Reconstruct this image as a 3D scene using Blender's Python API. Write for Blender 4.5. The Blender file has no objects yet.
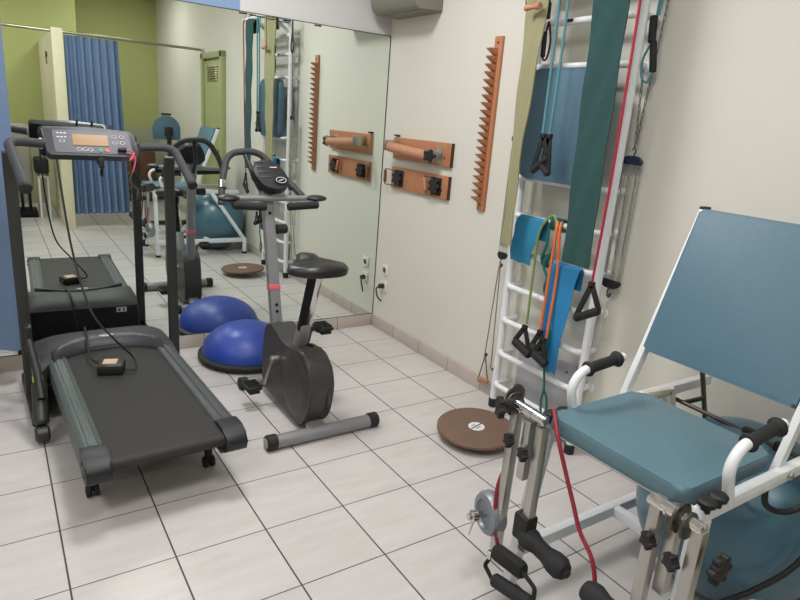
import bpy, bmesh, math, random
from mathutils import Vector, Matrix
random.seed(4)
PI = math.pi
SC = bpy.context.scene
COL = SC.collection

# ---------------------------------------------------------------- camera
CAMP = Vector((-2.408, -3.903, 1.536))
yaw, pit, rol = math.radians(34.278), math.radians(16.079), math.radians(4.562)
fw = Vector((math.sin(yaw)*math.cos(pit), math.cos(yaw)*math.cos(pit), -math.sin(pit)))
r0 = Vector((math.cos(yaw), -math.sin(yaw), 0)); u0 = r0.cross(fw)
rr = math.cos(rol)*r0 + math.sin(rol)*u0; uu = -math.sin(rol)*r0 + math.cos(rol)*u0
cd = bpy.data.cameras.new('camera'); cam = bpy.data.objects.new('camera', cd); COL.objects.link(cam)
M = Matrix((rr, uu, -fw)).transposed().to_4x4(); M.translation = CAMP
cam.matrix_world = M
cd.sensor_width = 36; cd.lens = 612.08/800*36; cd.clip_start = 0.05
SC.camera = cam

# ---------------------------------------------------------------- world, exposure, lamps
w = bpy.data.worlds.new('world'); SC.world = w; w.use_nodes = True
w.node_tree.nodes['Background'].inputs[0].default_value = (0.9, 0.95, 1, 1)
w.node_tree.nodes['Background'].inputs[1].default_value = 0.3
SC.view_settings.view_transform = 'Standard'; SC.view_settings.look = 'None'
SC.view_settings.gamma = 1; SC.view_settings.use_curve_mapping = False
SC.view_settings.exposure = 0.10
SC.cycles.use_denoising = True
SC.cycles.max_bounces = 10; SC.cycles.diffuse_bounces = 5; SC.cycles.glossy_bounces = 6
SC.cycles.sample_clamp_indirect = 6
CEIL = 3.15
# position, power: fluorescent panels on the ceiling
LAMPS = [((-1.5, -1.3), 38), ((-1.75, -3.2), 24), ((-3.5, -1.0), 11), ((-3.4, -3.4), 18), ((-0.9, -5.6), 15), ((-3.0, -5.6), 15)]
for k, ((x, y), p) in enumerate(LAMPS):
    ld = bpy.data.lights.new('panel_light', 'AREA'); ld.shape = 'RECTANGLE'; ld.size = 0.56; ld.size_y = 0.56
    ld.energy = p; ld.color = (1.0, 0.99, 0.97)
    lo = bpy.data.objects.new('panel_light', ld); COL.objects.link(lo); lo.location = (x, y, CEIL-0.045)

# ---------------------------------------------------------------- materials
MATS = {}
def srgb(c):
    return tuple(((v/255/12.92) if v/255 <= 0.04045 else ((v/255+0.055)/1.055)**2.4) for v in c) + (1,)
def mat(name, c, rough=0.5, metal=0.0, var=0.06, scale=12, bump=0.0, bscale=200, spec=0.5, coat=0):
    if name in MATS: return MATS[name]
    m = bpy.data.materials.new(name); m.use_nodes = True; MATS[name] = m
    nt = m.node_tree; N = nt.nodes; L = nt.links; b = N['Principled BSDF']
    b.inputs['Roughness'].default_value = rough; b.inputs['Metallic'].default_value = metal
    b.inputs['Specular IOR Level'].default_value = spec; b.inputs['Coat Weight'].default_value = coat
    base = srgb(c)
    tc = N.new('ShaderNodeTexCoord'); nz = N.new('ShaderNodeTexNoise'); nz.inputs['Scale'].default_value = scale
    nz.inputs['Detail'].default_value = 4
    L.new(tc.outputs['Object'], nz.inputs['Vector'])
    mx = N.new('ShaderNodeMix'); mx.data_type = 'RGBA'
    mx.inputs[6].default_value = tuple(v*(1-var) for v in base[:3])+(1,)
    mx.inputs[7].default_value = tuple(min(1, v*(1+var)) for v in base[:3])+(1,)
    L.new(nz.outputs['Fac'], mx.inputs[0]); L.new(mx.outputs[2], b.inputs['Base Color'])
    if bump:
        n2 = N.new('ShaderNodeTexNoise'); n2.inputs['Scale'].default_value = bscale
        L.new(tc.outputs['Object'], n2.inputs['Vector'])
        bp = N.new('ShaderNodeBump'); bp.inputs['Strength'].default_value = bump; bp.inputs['Distance'].default_value = 0.002
        L.new(n2.outputs['Fac'], bp.inputs['Height']); L.new(bp.outputs[0], b.inputs['Normal'])
    return m

def M_(n): return MATS[n]
mat('black_plastic', (28, 28, 31), 0.5, bump=0.15)
mat('console_plastic', (58, 58, 66), 0.42, bump=0.1)
mat('charcoal_metal', (54, 55, 54), 0.4, 0.3)
mat('hood_plastic', (58, 59, 61), 0.6, bump=0.2)
mat('hood_black', (20, 20, 22), 0.7, spec=.3)
mat('arch_plastic', (38, 38, 46), 0.5)
mat('belt_rubber', (41, 39, 38), 0.65, var=0.12, scale=5, bump=0.3, bscale=600)
mat('rail_green', (82, 90, 88), 0.5, 0.1, bump=0.1)
mat('rail_grey', (82, 85, 88), 0.42, 0.2, bump=0.1)
mat('foam_black', (30, 30, 33), 0.75, bump=0.4, bscale=500)
mat('foam_grey', (56, 56, 60), 0.62, bump=0.4, bscale=500)
mat('rubber_black', (25, 25, 26), 0.6)
mat('chrome', (215, 215, 215), 0.12, 1.0, var=0.02)
mat('brushed_steel', (184, 182, 178), 0.32, 0.9, scale=40)
mat('dark_steel', (92, 88, 84), 0.35, 0.8, scale=30)
mat('white_enamel', (228, 230, 234), 0.3, spec=0.5)
mat('cream_enamel', (214, 210, 196), 0.38)
mat('blue_vinyl', (76, 108, 126), 0.42, var=0.08, scale=6, bump=0.35, bscale=350)
mat('teal_vinyl', (88, 118, 130), 0.42, var=0.1, scale=7, bump=0.35, bscale=350)
mat('ladder_vinyl', (80, 110, 130), 0.45, var=0.08, scale=7, bump=0.3, bscale=350)
mat('bosu_blue', (44, 72, 164), 0.4, var=0.05, bump=0.05, bscale=80)
mat('ball_teal', (76, 112, 130), 0.3, var=0.06, scale=4)
mat('cork_brown', (112, 88, 74), 0.6, var=0.25, scale=60, bump=0.3, bscale=300)
mat('label_white', (225, 225, 225), 0.4)
mat('wood_orange', (176, 118, 82), 0.45, var=0.14, scale=18)
mat('wood_roller', (182, 128, 96), 0.45, var=0.16, scale=16)
mat('wood_dark', (108, 66, 46), 0.5, var=0.15, scale=20)
mat('wood_edge', (70, 38, 28), 0.6)
mat('khaki_fabric', (150, 146, 112), 0.85, var=0.06, bump=0.5, bscale=500)
mat('teal_velour', (38, 74, 74), 0.9, var=0.2, scale=25, bump=0.7, bscale=300)
mat('blue_cloth', (36, 122, 160), 0.7, var=0.08, scale=8)
mat('bright_blue_cloth', (36, 126, 180), 0.7, var=0.08, scale=8)
mat('curtain_blue', (104, 126, 160), 0.75, var=0.05)
mat('tube_green', (124, 148, 84), 0.4)
mat('tube_teal', (84, 138, 148), 0.4)
mat('tube_dark_green', (10, 100, 92), 0.4)
mat('tube_orange', (224, 112, 60), 0.4)
mat('tube_red', (170, 34, 56), 0.4)
mat('cord_red', (138, 34, 48), 0.5)
mat('cord_black', (26, 26, 28), 0.5)
mat('cord_grey', (120, 112, 100), 0.6)
mat('webbing_black', (24, 24, 24), 0.8)
mat('navy_plastic', (38, 42, 70), 0.4)
mat('lcd', (150, 112, 56), 0.25)
mat('light_marks', (205, 205, 210), 0.4)
mat('button_red', (205, 60, 80), 0.4)
mat('button_green', (20, 130, 100), 0.4)
mat('pink_tape', (224, 104, 118), 0.5)
mat('bike_grey', (140, 140, 143), 0.4, 0.25)
mat('bike_black', (62, 60, 59), 0.45, bump=0.25, bscale=300)
mat('saddle_vinyl', (34, 32, 35), 0.36, bump=0.1)
mat('plate_grey', (168, 168, 172), 0.6, var=0.05)
mat('socket_white', (226, 222, 214), 0.35)
mat('door_green', (160, 166, 118), 0.5)
mat('rod_metal', (168, 160, 144), 0.3, 0.8)
mat('cream_paint', (214, 208, 180), 0.7)
mat('ac_grey', (128, 126, 116), 0.6)
mat('brown_wood', (92, 66, 48), 0.5, var=0.15)
mat('grey_panel', (120, 124, 104), 0.6)
mat('wainscot_paint', (168, 168, 148), 0.6)
mat('cream_vinyl', (170, 164, 146), 0.6)
mat('weight_grey', (132, 138, 146), 0.4, 0.4)
mat('beige_label', (206, 172, 146), 0.5)
mat('white_plastic', (205, 205, 200), 0.4)
mat('lamp_frame', (225, 225, 222), 0.5)

def emis(name, c, s):
    m = bpy.data.materials.new(name); m.use_nodes = True; MATS[name] = m
    b = m.node_tree.nodes['Principled BSDF']; b.inputs['Emission Color'].default_value = c; b.inputs['Emission Strength'].default_value = s
    b.inputs['Base Color'].default_value = c
emis('lamp_diffuser', (1, .97, .93, 1), 4.0)

def floor_mat():
    m = bpy.data.materials.new('floor_tiles'); m.use_nodes = True; MATS['floor_tiles'] = m
    nt = m.node_tree; N = nt.nodes; L = nt.links; b = N['Principled BSDF']
    tc = N.new('ShaderNodeTexCoord'); sp = N.new('ShaderNodeSeparateXYZ'); L.new(tc.outputs['Object'], sp.inputs[0])
    def mth(op, a, bb=None, c=None):
        n = N.new('ShaderNodeMath'); n.operation = op
        for i, v in enumerate((a, bb, c)):
            if v is None: continue
            if isinstance(v, (int, float)): n.inputs[i].default_value = v
            else: L.new(v, n.inputs[i])
        return n.outputs[0]
    gx = mth('MULTIPLY_ADD', sp.outputs[0], 3.0, 7.934); gy = mth('MULTIPLY_ADD', sp.outputs[1], 3.0, 3.985+20)
    fx = mth('FRACT', gx); fy = mth('FRACT', gy)
    dx = mth('MINIMUM', fx, mth('SUBTRACT', 1.0, fx)); dy = mth('MINIMUM', fy, mth('SUBTRACT', 1.0, fy))
    lx = mth('LESS_THAN', dx, 0.009); ly = mth('LESS_THAN', dy, 0.0065)
    g = mth('MAXIMUM', lx, ly)
    cx = mth('FLOOR', gx); cy = mth('FLOOR', gy)
    cb = N.new('ShaderNodeCombineXYZ'); L.new(cx, cb.inputs[0]); L.new(cy, cb.inputs[1])
    wn = N.new('ShaderNodeTexWhiteNoise'); wn.noise_dimensions = '3D'; L.new(cb.outputs[0], wn.inputs[0])
    mp = N.new('ShaderNodeMapping'); mp.inputs['Scale'].default_value = (3, 14, 1); L.new(tc.outputs['Object'], mp.inputs[0])
    mp.inputs['Rotation'].default_value = (0, 0, 0.35)
    ad = N.new('ShaderNodeVectorMath'); ad.operation = 'ADD'; L.new(mp.outputs[0], ad.inputs[0]); L.new(wn.outputs['Color'], ad.inputs[1])
    sc = N.new('ShaderNodeVectorMath'); sc.operation = 'ADD'; L.new(ad.outputs[0], sc.inputs[0])
    nz = N.new('ShaderNodeTexNoise'); nz.inputs['Scale'].default_value = 1.6; nz.inputs['Detail'].default_value = 5; L.new(sc.outputs[0], nz.inputs[0])
    mx = N.new('ShaderNodeMix'); mx.data_type = 'RGBA'; mx.inputs[6].default_value = srgb((188, 182, 180)); mx.inputs[7].default_value = srgb((210, 205, 205))
    L.new(nz.outputs['Fac'], mx.inputs[0])
    m2 = N.new('ShaderNodeMix'); m2.data_type = 'RGBA'; m2.blend_type = 'MULTIPLY'; m2.inputs[0].default_value = 1
    v = mth('MULTIPLY_ADD', wn.outputs['Value'], 0.05, 0.95); cv = N.new('ShaderNodeCombineColor')
    for i in range(3): L.new(v, cv.inputs[i])
    L.new(mx.outputs[2], m2.inputs[6]); L.new(cv.outputs[0], m2.inputs[7])
    m3 = N.new('ShaderNodeMix'); m3.data_type = 'RGBA'; L.new(g, m3.inputs[0]); L.new(m2.outputs[2], m3.inputs[6]); m3.inputs[7].default_value = srgb((72, 62, 62))
    L.new(m3.outputs[2], b.inputs['Base Color'])
    L.new(mth('MULTIPLY_ADD', g, 0.5, 0.3), b.inputs['Roughness'])
    bp = N.new('ShaderNodeBump'); bp.inputs['Distance'].default_value = 0.0015; bp.inputs['Strength'].default_value = 0.6
    L.new(mth('SUBTRACT', 1.0, g), bp.inputs['Height']); L.new(bp.outputs[0], b.inputs['Normal'])
    return m
floor_mat()
def base_mat():
    m = bpy.data.materials.new('baseboard_tile'); m.use_nodes = True; MATS['baseboard_tile'] = m
    nt = m.node_tree; N = nt.nodes; L = nt.links; b = N['Principled BSDF']
    tc = N.new('ShaderNodeTexCoord'); sp = N.new('ShaderNodeSeparateXYZ'); L.new(tc.outputs['Object'], sp.inputs[0])
    def joint(out, off, w_):
        a = N.new('ShaderNodeMath'); a.operation = 'MULTIPLY_ADD'; L.new(out, a.inputs[0]); a.inputs[1].default_value = 3; a.inputs[2].default_value = off
        f = N.new('ShaderNodeMath'); f.operation = 'FRACT'; L.new(a.outputs[0], f.inputs[0])
        p = N.new('ShaderNodeMath'); p.operation = 'PINGPONG'; L.new(a.outputs[0], p.inputs[0]); p.inputs[1].default_value = 0.5
        c = N.new('ShaderNodeMath'); c.operation = 'LESS_THAN'; L.new(p.outputs[0], c.inputs[0]); c.inputs[1].default_value = w_
        return c.outputs[0]
    gx = joint(sp.outputs[0], 7.934+0.0, 0.008); gy = joint(sp.outputs[1], 3.985, 0.008)
    mxm = N.new('ShaderNodeMath'); mxm.operation = 'MAXIMUM'; L.new(gx, mxm.inputs[0]); L.new(gy, mxm.inputs[1])
    nz = N.new('ShaderNodeTexNoise'); nz.inputs['Scale'].default_value = 9; L.new(tc.outputs['Object'], nz.inputs[0])
    mx = N.new('ShaderNodeMix'); mx.data_type = 'RGBA'; mx.inputs[6].default_value = srgb((176, 164, 156)); mx.inputs[7].default_value = srgb((198, 188, 182)); L.new(nz.outputs['Fac'], mx.inputs[0])
    m3 = N.new('ShaderNodeMix'); m3.data_type = 'RGBA'; L.new(mxm.outputs[0], m3.inputs[0]); L.new(mx.outputs[2], m3.inputs[6]); m3.inputs[7].default_value = srgb((120, 108, 98))
    L.new(m3.outputs[2], b.inputs['Base Color']); b.inputs['Roughness'].default_value = 0.35
base_mat()
def wall_mat(name, c, c2=None, edge=None):
    m = mat(name, c, 0.75, var=0.02, scale=2, bump=0.15, bscale=120)
    if c2:
        nt = m.node_tree; N = nt.nodes; L = nt.links; b = N['Principled BSDF']
        src = b.inputs['Base Color'].links[0].from_socket
        tc = N.new('ShaderNodeTexCoord'); sp = N.new('ShaderNodeSeparateXYZ'); L.new(tc.outputs['Object'], sp.inputs[0])
        lt = N.new('ShaderNodeMath'); lt.operation = 'LESS_THAN'; L.new(sp.outputs[0], lt.inputs[0]); lt.inputs[1].default_value = edge
        mx = N.new('ShaderNodeMix'); mx.data_type = 'RGBA'; L.new(lt.outputs[0], mx.inputs[0]); L.new(src, mx.inputs[6]); mx.inputs[7].default_value = srgb(c2)
        L.new(mx.outputs[2], b.inputs['Base Color'])
    return m
wall_mat('wall_cream', (212, 209, 200))
wall_mat('wall_mirror_side', (206, 204, 206), (126, 152, 190), -1.07)
wall_mat('wall_green', (172, 177, 116))
wall_mat('wall_left_paint', (205, 198, 180))
wall_mat('ceiling_paint', (232, 230, 224))
def mirror_mat():
    m = bpy.data.materials.new('mirror_glass'); m.use_nodes = True; MATS['mirror_glass'] = m
    N = m.node_tree.nodes; L = m.node_tree.links; b = N['Principled BSDF']
    b.inputs['Metallic'].default_value = 1; b.inputs['Roughness'].default_value = 0.0
    tc = N.new('ShaderNodeTexCoord'); nz = N.new('ShaderNodeTexNoise'); nz.inputs['Scale'].default_value = 1.5; L.new(tc.outputs['Object'], nz.inputs[0])
    mx = N.new('ShaderNodeMix'); mx.data_type = 'RGBA'; mx.inputs[6].default_value = (.84, .905, .855, 1); mx.inputs[7].default_value = (.855, .915, .87, 1)
    L.new(nz.outputs['Fac'], mx.inputs[0]); L.new(mx.outputs[2], b.inputs['Base Color'])
mirror_mat()

# ---------------------------------------------------------------- mesh helpers
def V(*a): return Vector(a[0] if len(a) == 1 else a)
def frame(axis, hint=None):
    z = V(axis).normalized(); h = V(hint) if hint is not None else (V(0, 0, 1) if abs(z.z) < 0.9 else V(1, 0, 0))
    x = h.cross(z)
    if x.length < 1e-6: x = V(1, 0, 0).cross(z) if abs(z.x) < .9 else V(0, 1, 0).cross(z)
    x.normalize(); y = z.cross(x)
    return x, y, z
def rpoly(pts, r, n=5):
    out = []; k = len(pts)
    for i in range(k):
        p = V(*pts[i], 0); a = V(*pts[i-1], 0); b = V(*pts[(i+1) % k], 0)
        rad = r[i] if isinstance(r, (list, tuple)) else r
        da = (a-p); db = (b-p); t = min(rad, da.length*.49, db.length*.49)
        if t < 1e-5: out.append((p.x, p.y)); continue
        p0 = p+da.normalized()*t; p2 = p+db.normalized()*t
        for j in range(n+1):
            s = j/n; q = p0*(1-s)**2+p*2*s*(1-s)+p2*s*s; out.append((q.x, q.y))
    return out
def fillet(pts, r, n=6):
    pts = [V(p) for p in pts]
    if r <= 0 or len(pts) < 3: return pts
    out = [pts[0]]
    for i in range(1, len(pts)-1):
        p = pts[i]; a = pts[i-1]-p; b = pts[i+1]-p; t = min(r, a.length*.49, b.length*.49)
        p0 = p+a.normalized()*t; p2 = p+b.normalized()*t
        for j in range(n+1):
            s = j/n; out.append(p0*(1-s)**2+p*2*s*(1-s)+p2*s*s)
    out.append(pts[-1]); return out
def spline(pts, n=8):
    P = [V(p) for p in pts]; P = [P[0]*2-P[1]]+P+[P[-1]*2-P[-2]]; out = []
    for i in range(1, len(P)-2):
        for j in range(n):
            t = j/n; a, b, c, d = P[i-1:i+3]
            out.append(.5*((2*b)+(c-a)*t+(2*a-5*b+4*c-d)*t*t+(3*b-a-3*c+d)*t**3))
    out.append(P[-2]); return out
class B:
    def __init__(s): s.bm = bmesh.new()
    def box(s, c, size, bev=0.0, rot=None, seg=2):
        t = bmesh.new(); bmesh.ops.create_cube(t, size=1)
        bmesh.ops.scale(t, vec=size, verts=t.verts)
        if bev > 0: bmesh.ops.bevel(t, geom=t.edges[:]+t.verts[:], offset=min(bev, min(size)*.49), segments=seg, profile=.5, affect='EDGES')
        if rot is not None: bmesh.ops.transform(t, matrix=rot.to_4x4(), verts=t.verts)
        bmesh.ops.translate(t, vec=V(c), verts=t.verts); s.merge(t); return s
    def bar(s, p0, p1, w_, h, bev=0.002, hint=None):
        """square bar from p0 to p1: w across, h along the hint direction"""
        p0 = V(p0); p1 = V(p1); x, y, z = frame(p1-p0, hint)
        R = Matrix((x, y, z)).transposed()
        return s.box((p0+p1)/2, (w_, h, (p1-p0).length), bev, R)
    def merge(s, t):
        me = bpy.data.meshes.new('t'); t.to_mesh(me); t.free(); s.bm.from_mesh(me); bpy.data.meshes.remove(me)
    def sweep(s, pts, prof, closed=False, cap=True, hint=None, scale=None):
        pts = [V(p) for p in pts]; n = len(pts); rings = []
        T0 = (pts[1]-pts[0]).normalized(); x, y, _ = frame(T0, hint); prev = T0
        for i, p in enumerate(pts):
            if closed: T = (pts[(i+1) % n]-pts[i-1]).normalized()
            else: T = (pts[min(i+1, n-1)]-pts[max(i-1, 0)]).normalized()
            q = prev.rotation_difference(T); x = q @ x; y = q @ y; prev = T
            k = scale[i] if scale else 1
            rings.append([s.bm.verts.new(p+x*(a*k)+y*(b*k)) for a, b in prof])
        m = len(prof); last = n if closed else n-1
        for i in range(last):
            A = rings[i]; Bq = rings[(i+1) % n]
            for j in range(m): s.bm.faces.new((A[j], A[(j+1) % m], Bq[(j+1) % m], Bq[j]))
        if cap and not closed:
            s.bm.faces.new(rings[0][::-1]); s.bm.faces.new(rings[-1])
        return s
    def tube(s, pts, r, fil=0, seg=12, closed=False, scale=None):
        return s.sweep(fillet(pts, fil), [(r*math.cos(2*PI*i/seg), r*math.sin(2*PI*i/seg)) for i in range(seg)], closed, True, None, scale)
    def cyl(s, p0, p1, r, seg=20, bev=0.0):
        p0 = V(p0); p1 = V(p1); L = (p1-p0).length
        if bev: return s.lathe([(0, 0), (r-bev, 0), (r, bev), (r, L-bev), (r-bev, L), (0, L)], p0, p1-p0, seg)
        return s.lathe([(0, 0), (r, 0), (r, L), (0, L)], p0, p1-p0, seg)
    def lathe(s, prof, org, axis=(0, 0, 1), seg=32, sx=1, sy=1):
        x, y, z = frame(axis); org = V(org); rings = []
        for r, h in prof:
            if r < 1e-6: rings.append([s.bm.verts.new(org+z*h)])
            else: rings.append([s.bm.verts.new(org+z*h+x*(r*sx*math.cos(2*PI*i/seg))+y*(r*sy*math.sin(2*PI*i/seg))) for i in range(seg)])
        for a, b in zip(rings, rings[1:]):
            for i in range(seg):
                j = (i+1) % seg
                if len(a) == 1 and len(b) == 1: continue
                if len(a) == 1: s.bm.faces.new((a[0], b[i], b[j]))
                elif len(b) == 1: s.bm.faces.new((a[i], a[j], b[0]))
                else: s.bm.faces.new((a[i], a[j], b[j], b[i]))
        return s
    def sphere(s, c, r, seg=32, sc=(1, 1, 1)):
        t = bmesh.new(); bmesh.ops.create_uvsphere(t, u_segments=seg, v_segments=seg//2, radius=r)
        bmesh.ops.scale(t, vec=sc, verts=t.verts); bmesh.ops.translate(t, vec=V(c), verts=t.verts); s.merge(t); return s
    def prism(s, poly, org, ux, uy, depth, bev=0.0):
        """polygon in the plane (ux, uy) through org, extruded both ways by depth/2 along ux x uy"""
        ux = V(ux).normalized(); uy = V(uy).normalized(); n = ux.cross(uy); org = V(org)
        t = bmesh.new(); A = [t.verts.new(org+ux*a+uy*b-n*depth/2) for a, b in poly]; C_ = [t.verts.new(org+ux*a+uy*b+n*depth/2) for a, b in poly]
        f0 = t.faces.new(A[::-1]); f1 = t.faces.new(C_); k = len(poly)
        for i in range(k): t.faces.new((A[i], A[(i+1) % k], C_[(i+1) % k], C_[i]))
        if bev > 0:
            bmesh.ops.bevel(t, geom=list(set(f0.edges[:]+f1.edges[:])), offset=bev, segments=3, profile=.5, affect='EDGES')
        s.merge(t); return s
    def sheet(s, grid, th=0.0):
        """grid of points -> surface"""
        Vv = [[s.bm.verts.new(V(p)) for p in row] for row in grid]
        for a, b in zip(Vv, Vv[1:]):
            for i in range(len(a)-1): s.bm.faces.new((a[i], a[i+1], b[i+1], b[i]))
        if th:
            bmesh.ops.recalc_face_normals(s.bm, faces=s.bm.faces[:])
            bmesh.ops.solidify(s.bm, geom=s.bm.faces[:], thickness=th)
        return s
def rot(axis, deg): return Matrix.Rotation(math.radians(deg), 3, axis)

ROOTW = {}
KEEP = {'frame', 'door_frame', 'edge_strip', 'print', 'base', 'strip', 'spring'}
def islands(bm):
    bm.verts.index_update(); seen = {}; out = []
    for v in bm.verts:
        if v in seen: continue
        st = [v]; seen[v] = 1; comp = []
        while st:
            q = st.pop(); comp.append(q)
            for e in q.link_edges:
                o = e.other_vert(q)
                if o not in seen: seen[o] = 1; st.append(o)
        out.append(comp)
    return out
def pieces(bm):
    isl = islands(bm)
    if len(isl) < 2 or len(isl) > 60: return [bm]
    bx = []
    for c in isl:
        bx.append((V(min(v.co.x for v in c), min(v.co.y for v in c), min(v.co.z for v in c)), V(max(v.co.x for v in c), max(v.co.y for v in c), max(v.co.z for v in c))))
    par = list(range(len(isl)))
    def find(i):
        while par[i] != i: i = par[i]
        return i
    for i in range(len(isl)):
        for j in range(i):
            si = max(bx[i][1]-bx[i][0]); sj = max(bx[j][1]-bx[j][0])
            gp = V(*[max(0, bx[i][0][k]-bx[j][1][k], bx[j][0][k]-bx[i][1][k]) for k in range(3)]).length
            if gp <= max(.0195, .49*max(si, sj)): par[find(i)] = find(j)
    groups = {}
    for i in range(len(isl)): groups.setdefault(find(i), []).extend(isl[i])
    if len(groups) < 2: return [bm]
    res = []
    for g in groups.values():
        n = bm.copy(); n.verts.ensure_lookup_table(); keep = {v.index for v in g}
        bmesh.ops.delete(n, geom=[v for v in n.verts if v.index not in keep], context='VERTS'); res.append(n)
    bm.free(); return res
def obj(name, b, m, parent=None, label=None, ang=38):
    bm = b.bm if isinstance(b, B) else b
    off = V(0, 0, 0)
    if parent is not None:
        r = parent
        while r.parent is not None: r = r.parent
        off = ROOTW[r.name]
    if off.length: bmesh.ops.translate(bm, vec=-off, verts=bm.verts)
    bmesh.ops.remove_doubles(bm, verts=bm.verts, dist=1e-6)
    bmesh.ops.recalc_face_normals(bm, faces=bm.faces[:])
    if parent is not None and name not in KEEP:
        ps = pieces(bm)
        if len(ps) > 1:
            r = [finish(name, p, m, parent, label, ang) for p in ps]; return r[0]
        bm = ps[0]
    return finish(name, bm, m, parent, label, ang)
def finish(name, bm, m, parent, label, ang):
    lim = math.radians(ang)
    for f in bm.faces: f.smooth = True
    for e in bm.edges:
        if len(e.link_faces) != 2 or e.calc_face_angle(0) > lim: e.smooth = False
    me = bpy.data.meshes.new(name); bm.to_mesh(me); bm.free()
    o = bpy.data.objects.new(name, me); COL.objects.link(o)
    me.materials.append(MATS[m] if isinstance(m, str) else m)
    if parent is not None: o.parent = parent
    else: ROOTW[o.name] = V(0, 0, 0)
    if label: o['label'] = label
    return o
def thing(name, label, cat, loc=(0, 0, 0), group=None):
    o = bpy.data.objects.new(name, None); COL.objects.link(o); o.location = loc; o.empty_display_size = .1
    ROOTW[o.name] = V(loc); o['label'] = label; o['category'] = cat
    if group: o['group'] = group
    return o
def tag(o, label, cat, group=None):
    o['label'] = label; o['category'] = cat
    if group: o['group'] = group
    return o
def struct(name, b, m, parent=None):
    o = obj(name, b, m, parent)
    if parent is None: o['kind'] = 'structure'
    return o

# ================================================================ SETTING
XL = -4.3; YB = -7.1
struct('floor', B().box((XL/2, YB/2, -0.05), (-XL, -YB, 0.1)), 'floor_tiles')
struct('ceiling', B().box((XL/2, YB/2, CEIL+0.05), (-XL, -YB, 0.1)), 'ceiling_paint')
struct('wall_right', B().box((0.06, YB/2, CEIL/2), (0.12, -YB, CEIL)), 'wall_cream')
struct('wall_front', B().box((XL/2, 0.06, CEIL/2), (-XL, 0.12, CEIL)), 'wall_mirror_side')
struct('wall_left', B().box((XL-.06, YB/2, CEIL/2), (0.12, -YB, CEIL)), 'wall_left_paint')
bk = B(); bk.box((-.6, YB-.06, CEIL/2), (1.2, .12, CEIL)); bk.box(((XL-1.2)/2, YB+.2, CEIL/2), (-1.2-XL, .64, CEIL))
struct('wall_back', bk, 'wall_green')
struct('trim_1', B().box((-.6, YB+.006, .57), (1.2, .012, 1.14)).box((-2.75, YB+.526, .57), (3.1, .012, 1.14)), 'wainscot_paint')
struct('wall_partition', B().box((-1.665, -5.54, 1.12), (0.05, 2.08, 2.24)), 'cream_paint')
struct('baseboard_partition', B().box((-1.697, -5.54, .045), (0.014, 2.06, .09)), 'baseboard_tile')
struct('column', B().box((-1.65, -4.44, 1.13), (0.115, 0.11, 2.26), .004), 'cream_paint')
struct('baseboard_right', B().box((-0.006, -1.82, .045), (0.012, 3.6, .09), .002).box((-0.006, -5.8, .045), (0.012, 2.56, .09), .002), 'baseboard_tile')
struct('baseboard_front', B().box((XL/2, -0.006, .045), (-XL, 0.012, .09), .002), 'baseboard_tile')
# door in the right wall behind the camera, seen in the mirror
dr = struct('door_1', B().box((-.016, -4.03, 1.05), (.03, .74, 2.08), .003), 'door_green')
fr = B(); fr.box((-.03, -3.65, 1.09), (.06, .07, 2.18), .004); fr.box((-.03, -4.42, 1.09), (.06, .07, 2.18), .004); fr.box((-.03, -4.035, 2.15), (.06, .84, .07), .004)
obj('door_frame', fr, 'door_green', dr)
v = B()
for k in range(7): v.box((-.036, -4.03, 1.86+.026*k), (.012, .4, .016), .002, rot('Y', 25))
obj('vent', v, 'rod_metal', dr)
v = B(); v.cyl((-.03, -3.76, 1.05), (-.07, -3.76, 1.05), .012); v.tube([(-.065, -3.76, 1.05), (-.065, -3.87, 1.05)], .009)
obj('door_handle', v, 'brushed_steel', dr)

# mirror
mr = B().box((XL/2-.003, -.004, (2.103+.094)/2), (-XL-.01, .006, 2.103-.094))
mo = thing('wall_mirror', 'large frameless mirror filling the wall from tiled skirting to overhead', 'mirror', (XL/2, 0, .094))
obj('glass', mr, 'mirror_glass', mo)
e = B(); e.box((XL/2, -.004, 2.105), (-XL-.01, .009, .005)); e.box((-.0035, -.004, 1.1), (.005, .009, 2.01)); e.box((XL/2, -.004, .0935), (-XL-.01, .009, .004))
obj('edge_strip', e, 'dark_steel', mo)
for (x, ww, z) in ((-1.055, .05, 2.095), (-1.005, .02, 2.094), (-.96, .09, 2.092), (-.88, .06, 2.088), (-.79, .07, 2.083), (-.77, .05, 2.095), (-.56, .05, 2.096)):
    obj('dark_spot', B().box((x, -.0085, z), (ww, .002, .009 if ww < .06 else .006), .001), 'rubber_black', mo, 'dark patch of lost silvering')

# ceiling lamps
for k, ((x, y), p) in enumerate(LAMPS):
    L_ = ['square ceiling lamp above the treadmill', 'square ceiling lamp in the middle of the room', 'square ceiling lamp at the left wall near the mirror', 'square ceiling lamp at the left wall beside the viewer',
          'square ceiling lamp beyond the blue cubicle curtain', 'square ceiling lamp in the cubicle left of the partition'][k]
    t = thing('ceiling_lamp', L_, 'lamp', (x, y, CEIL), 'ceiling lamps')
    f = B()
    for sx, sy, a, b_ in ((0, .3, .64, .04), (0, -.3, .64, .04), (.3, 0, .04, .56), (-.3, 0, .04, .56)): f.box((x+sx, y+sy, CEIL-.022), (a, b_, .04), .003)
    obj('frame', f, 'lamp_frame', t)
    obj('diffuser', B().box((x, y, CEIL-.015), (.56, .56, .01)), 'lamp_diffuser', t)

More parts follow.
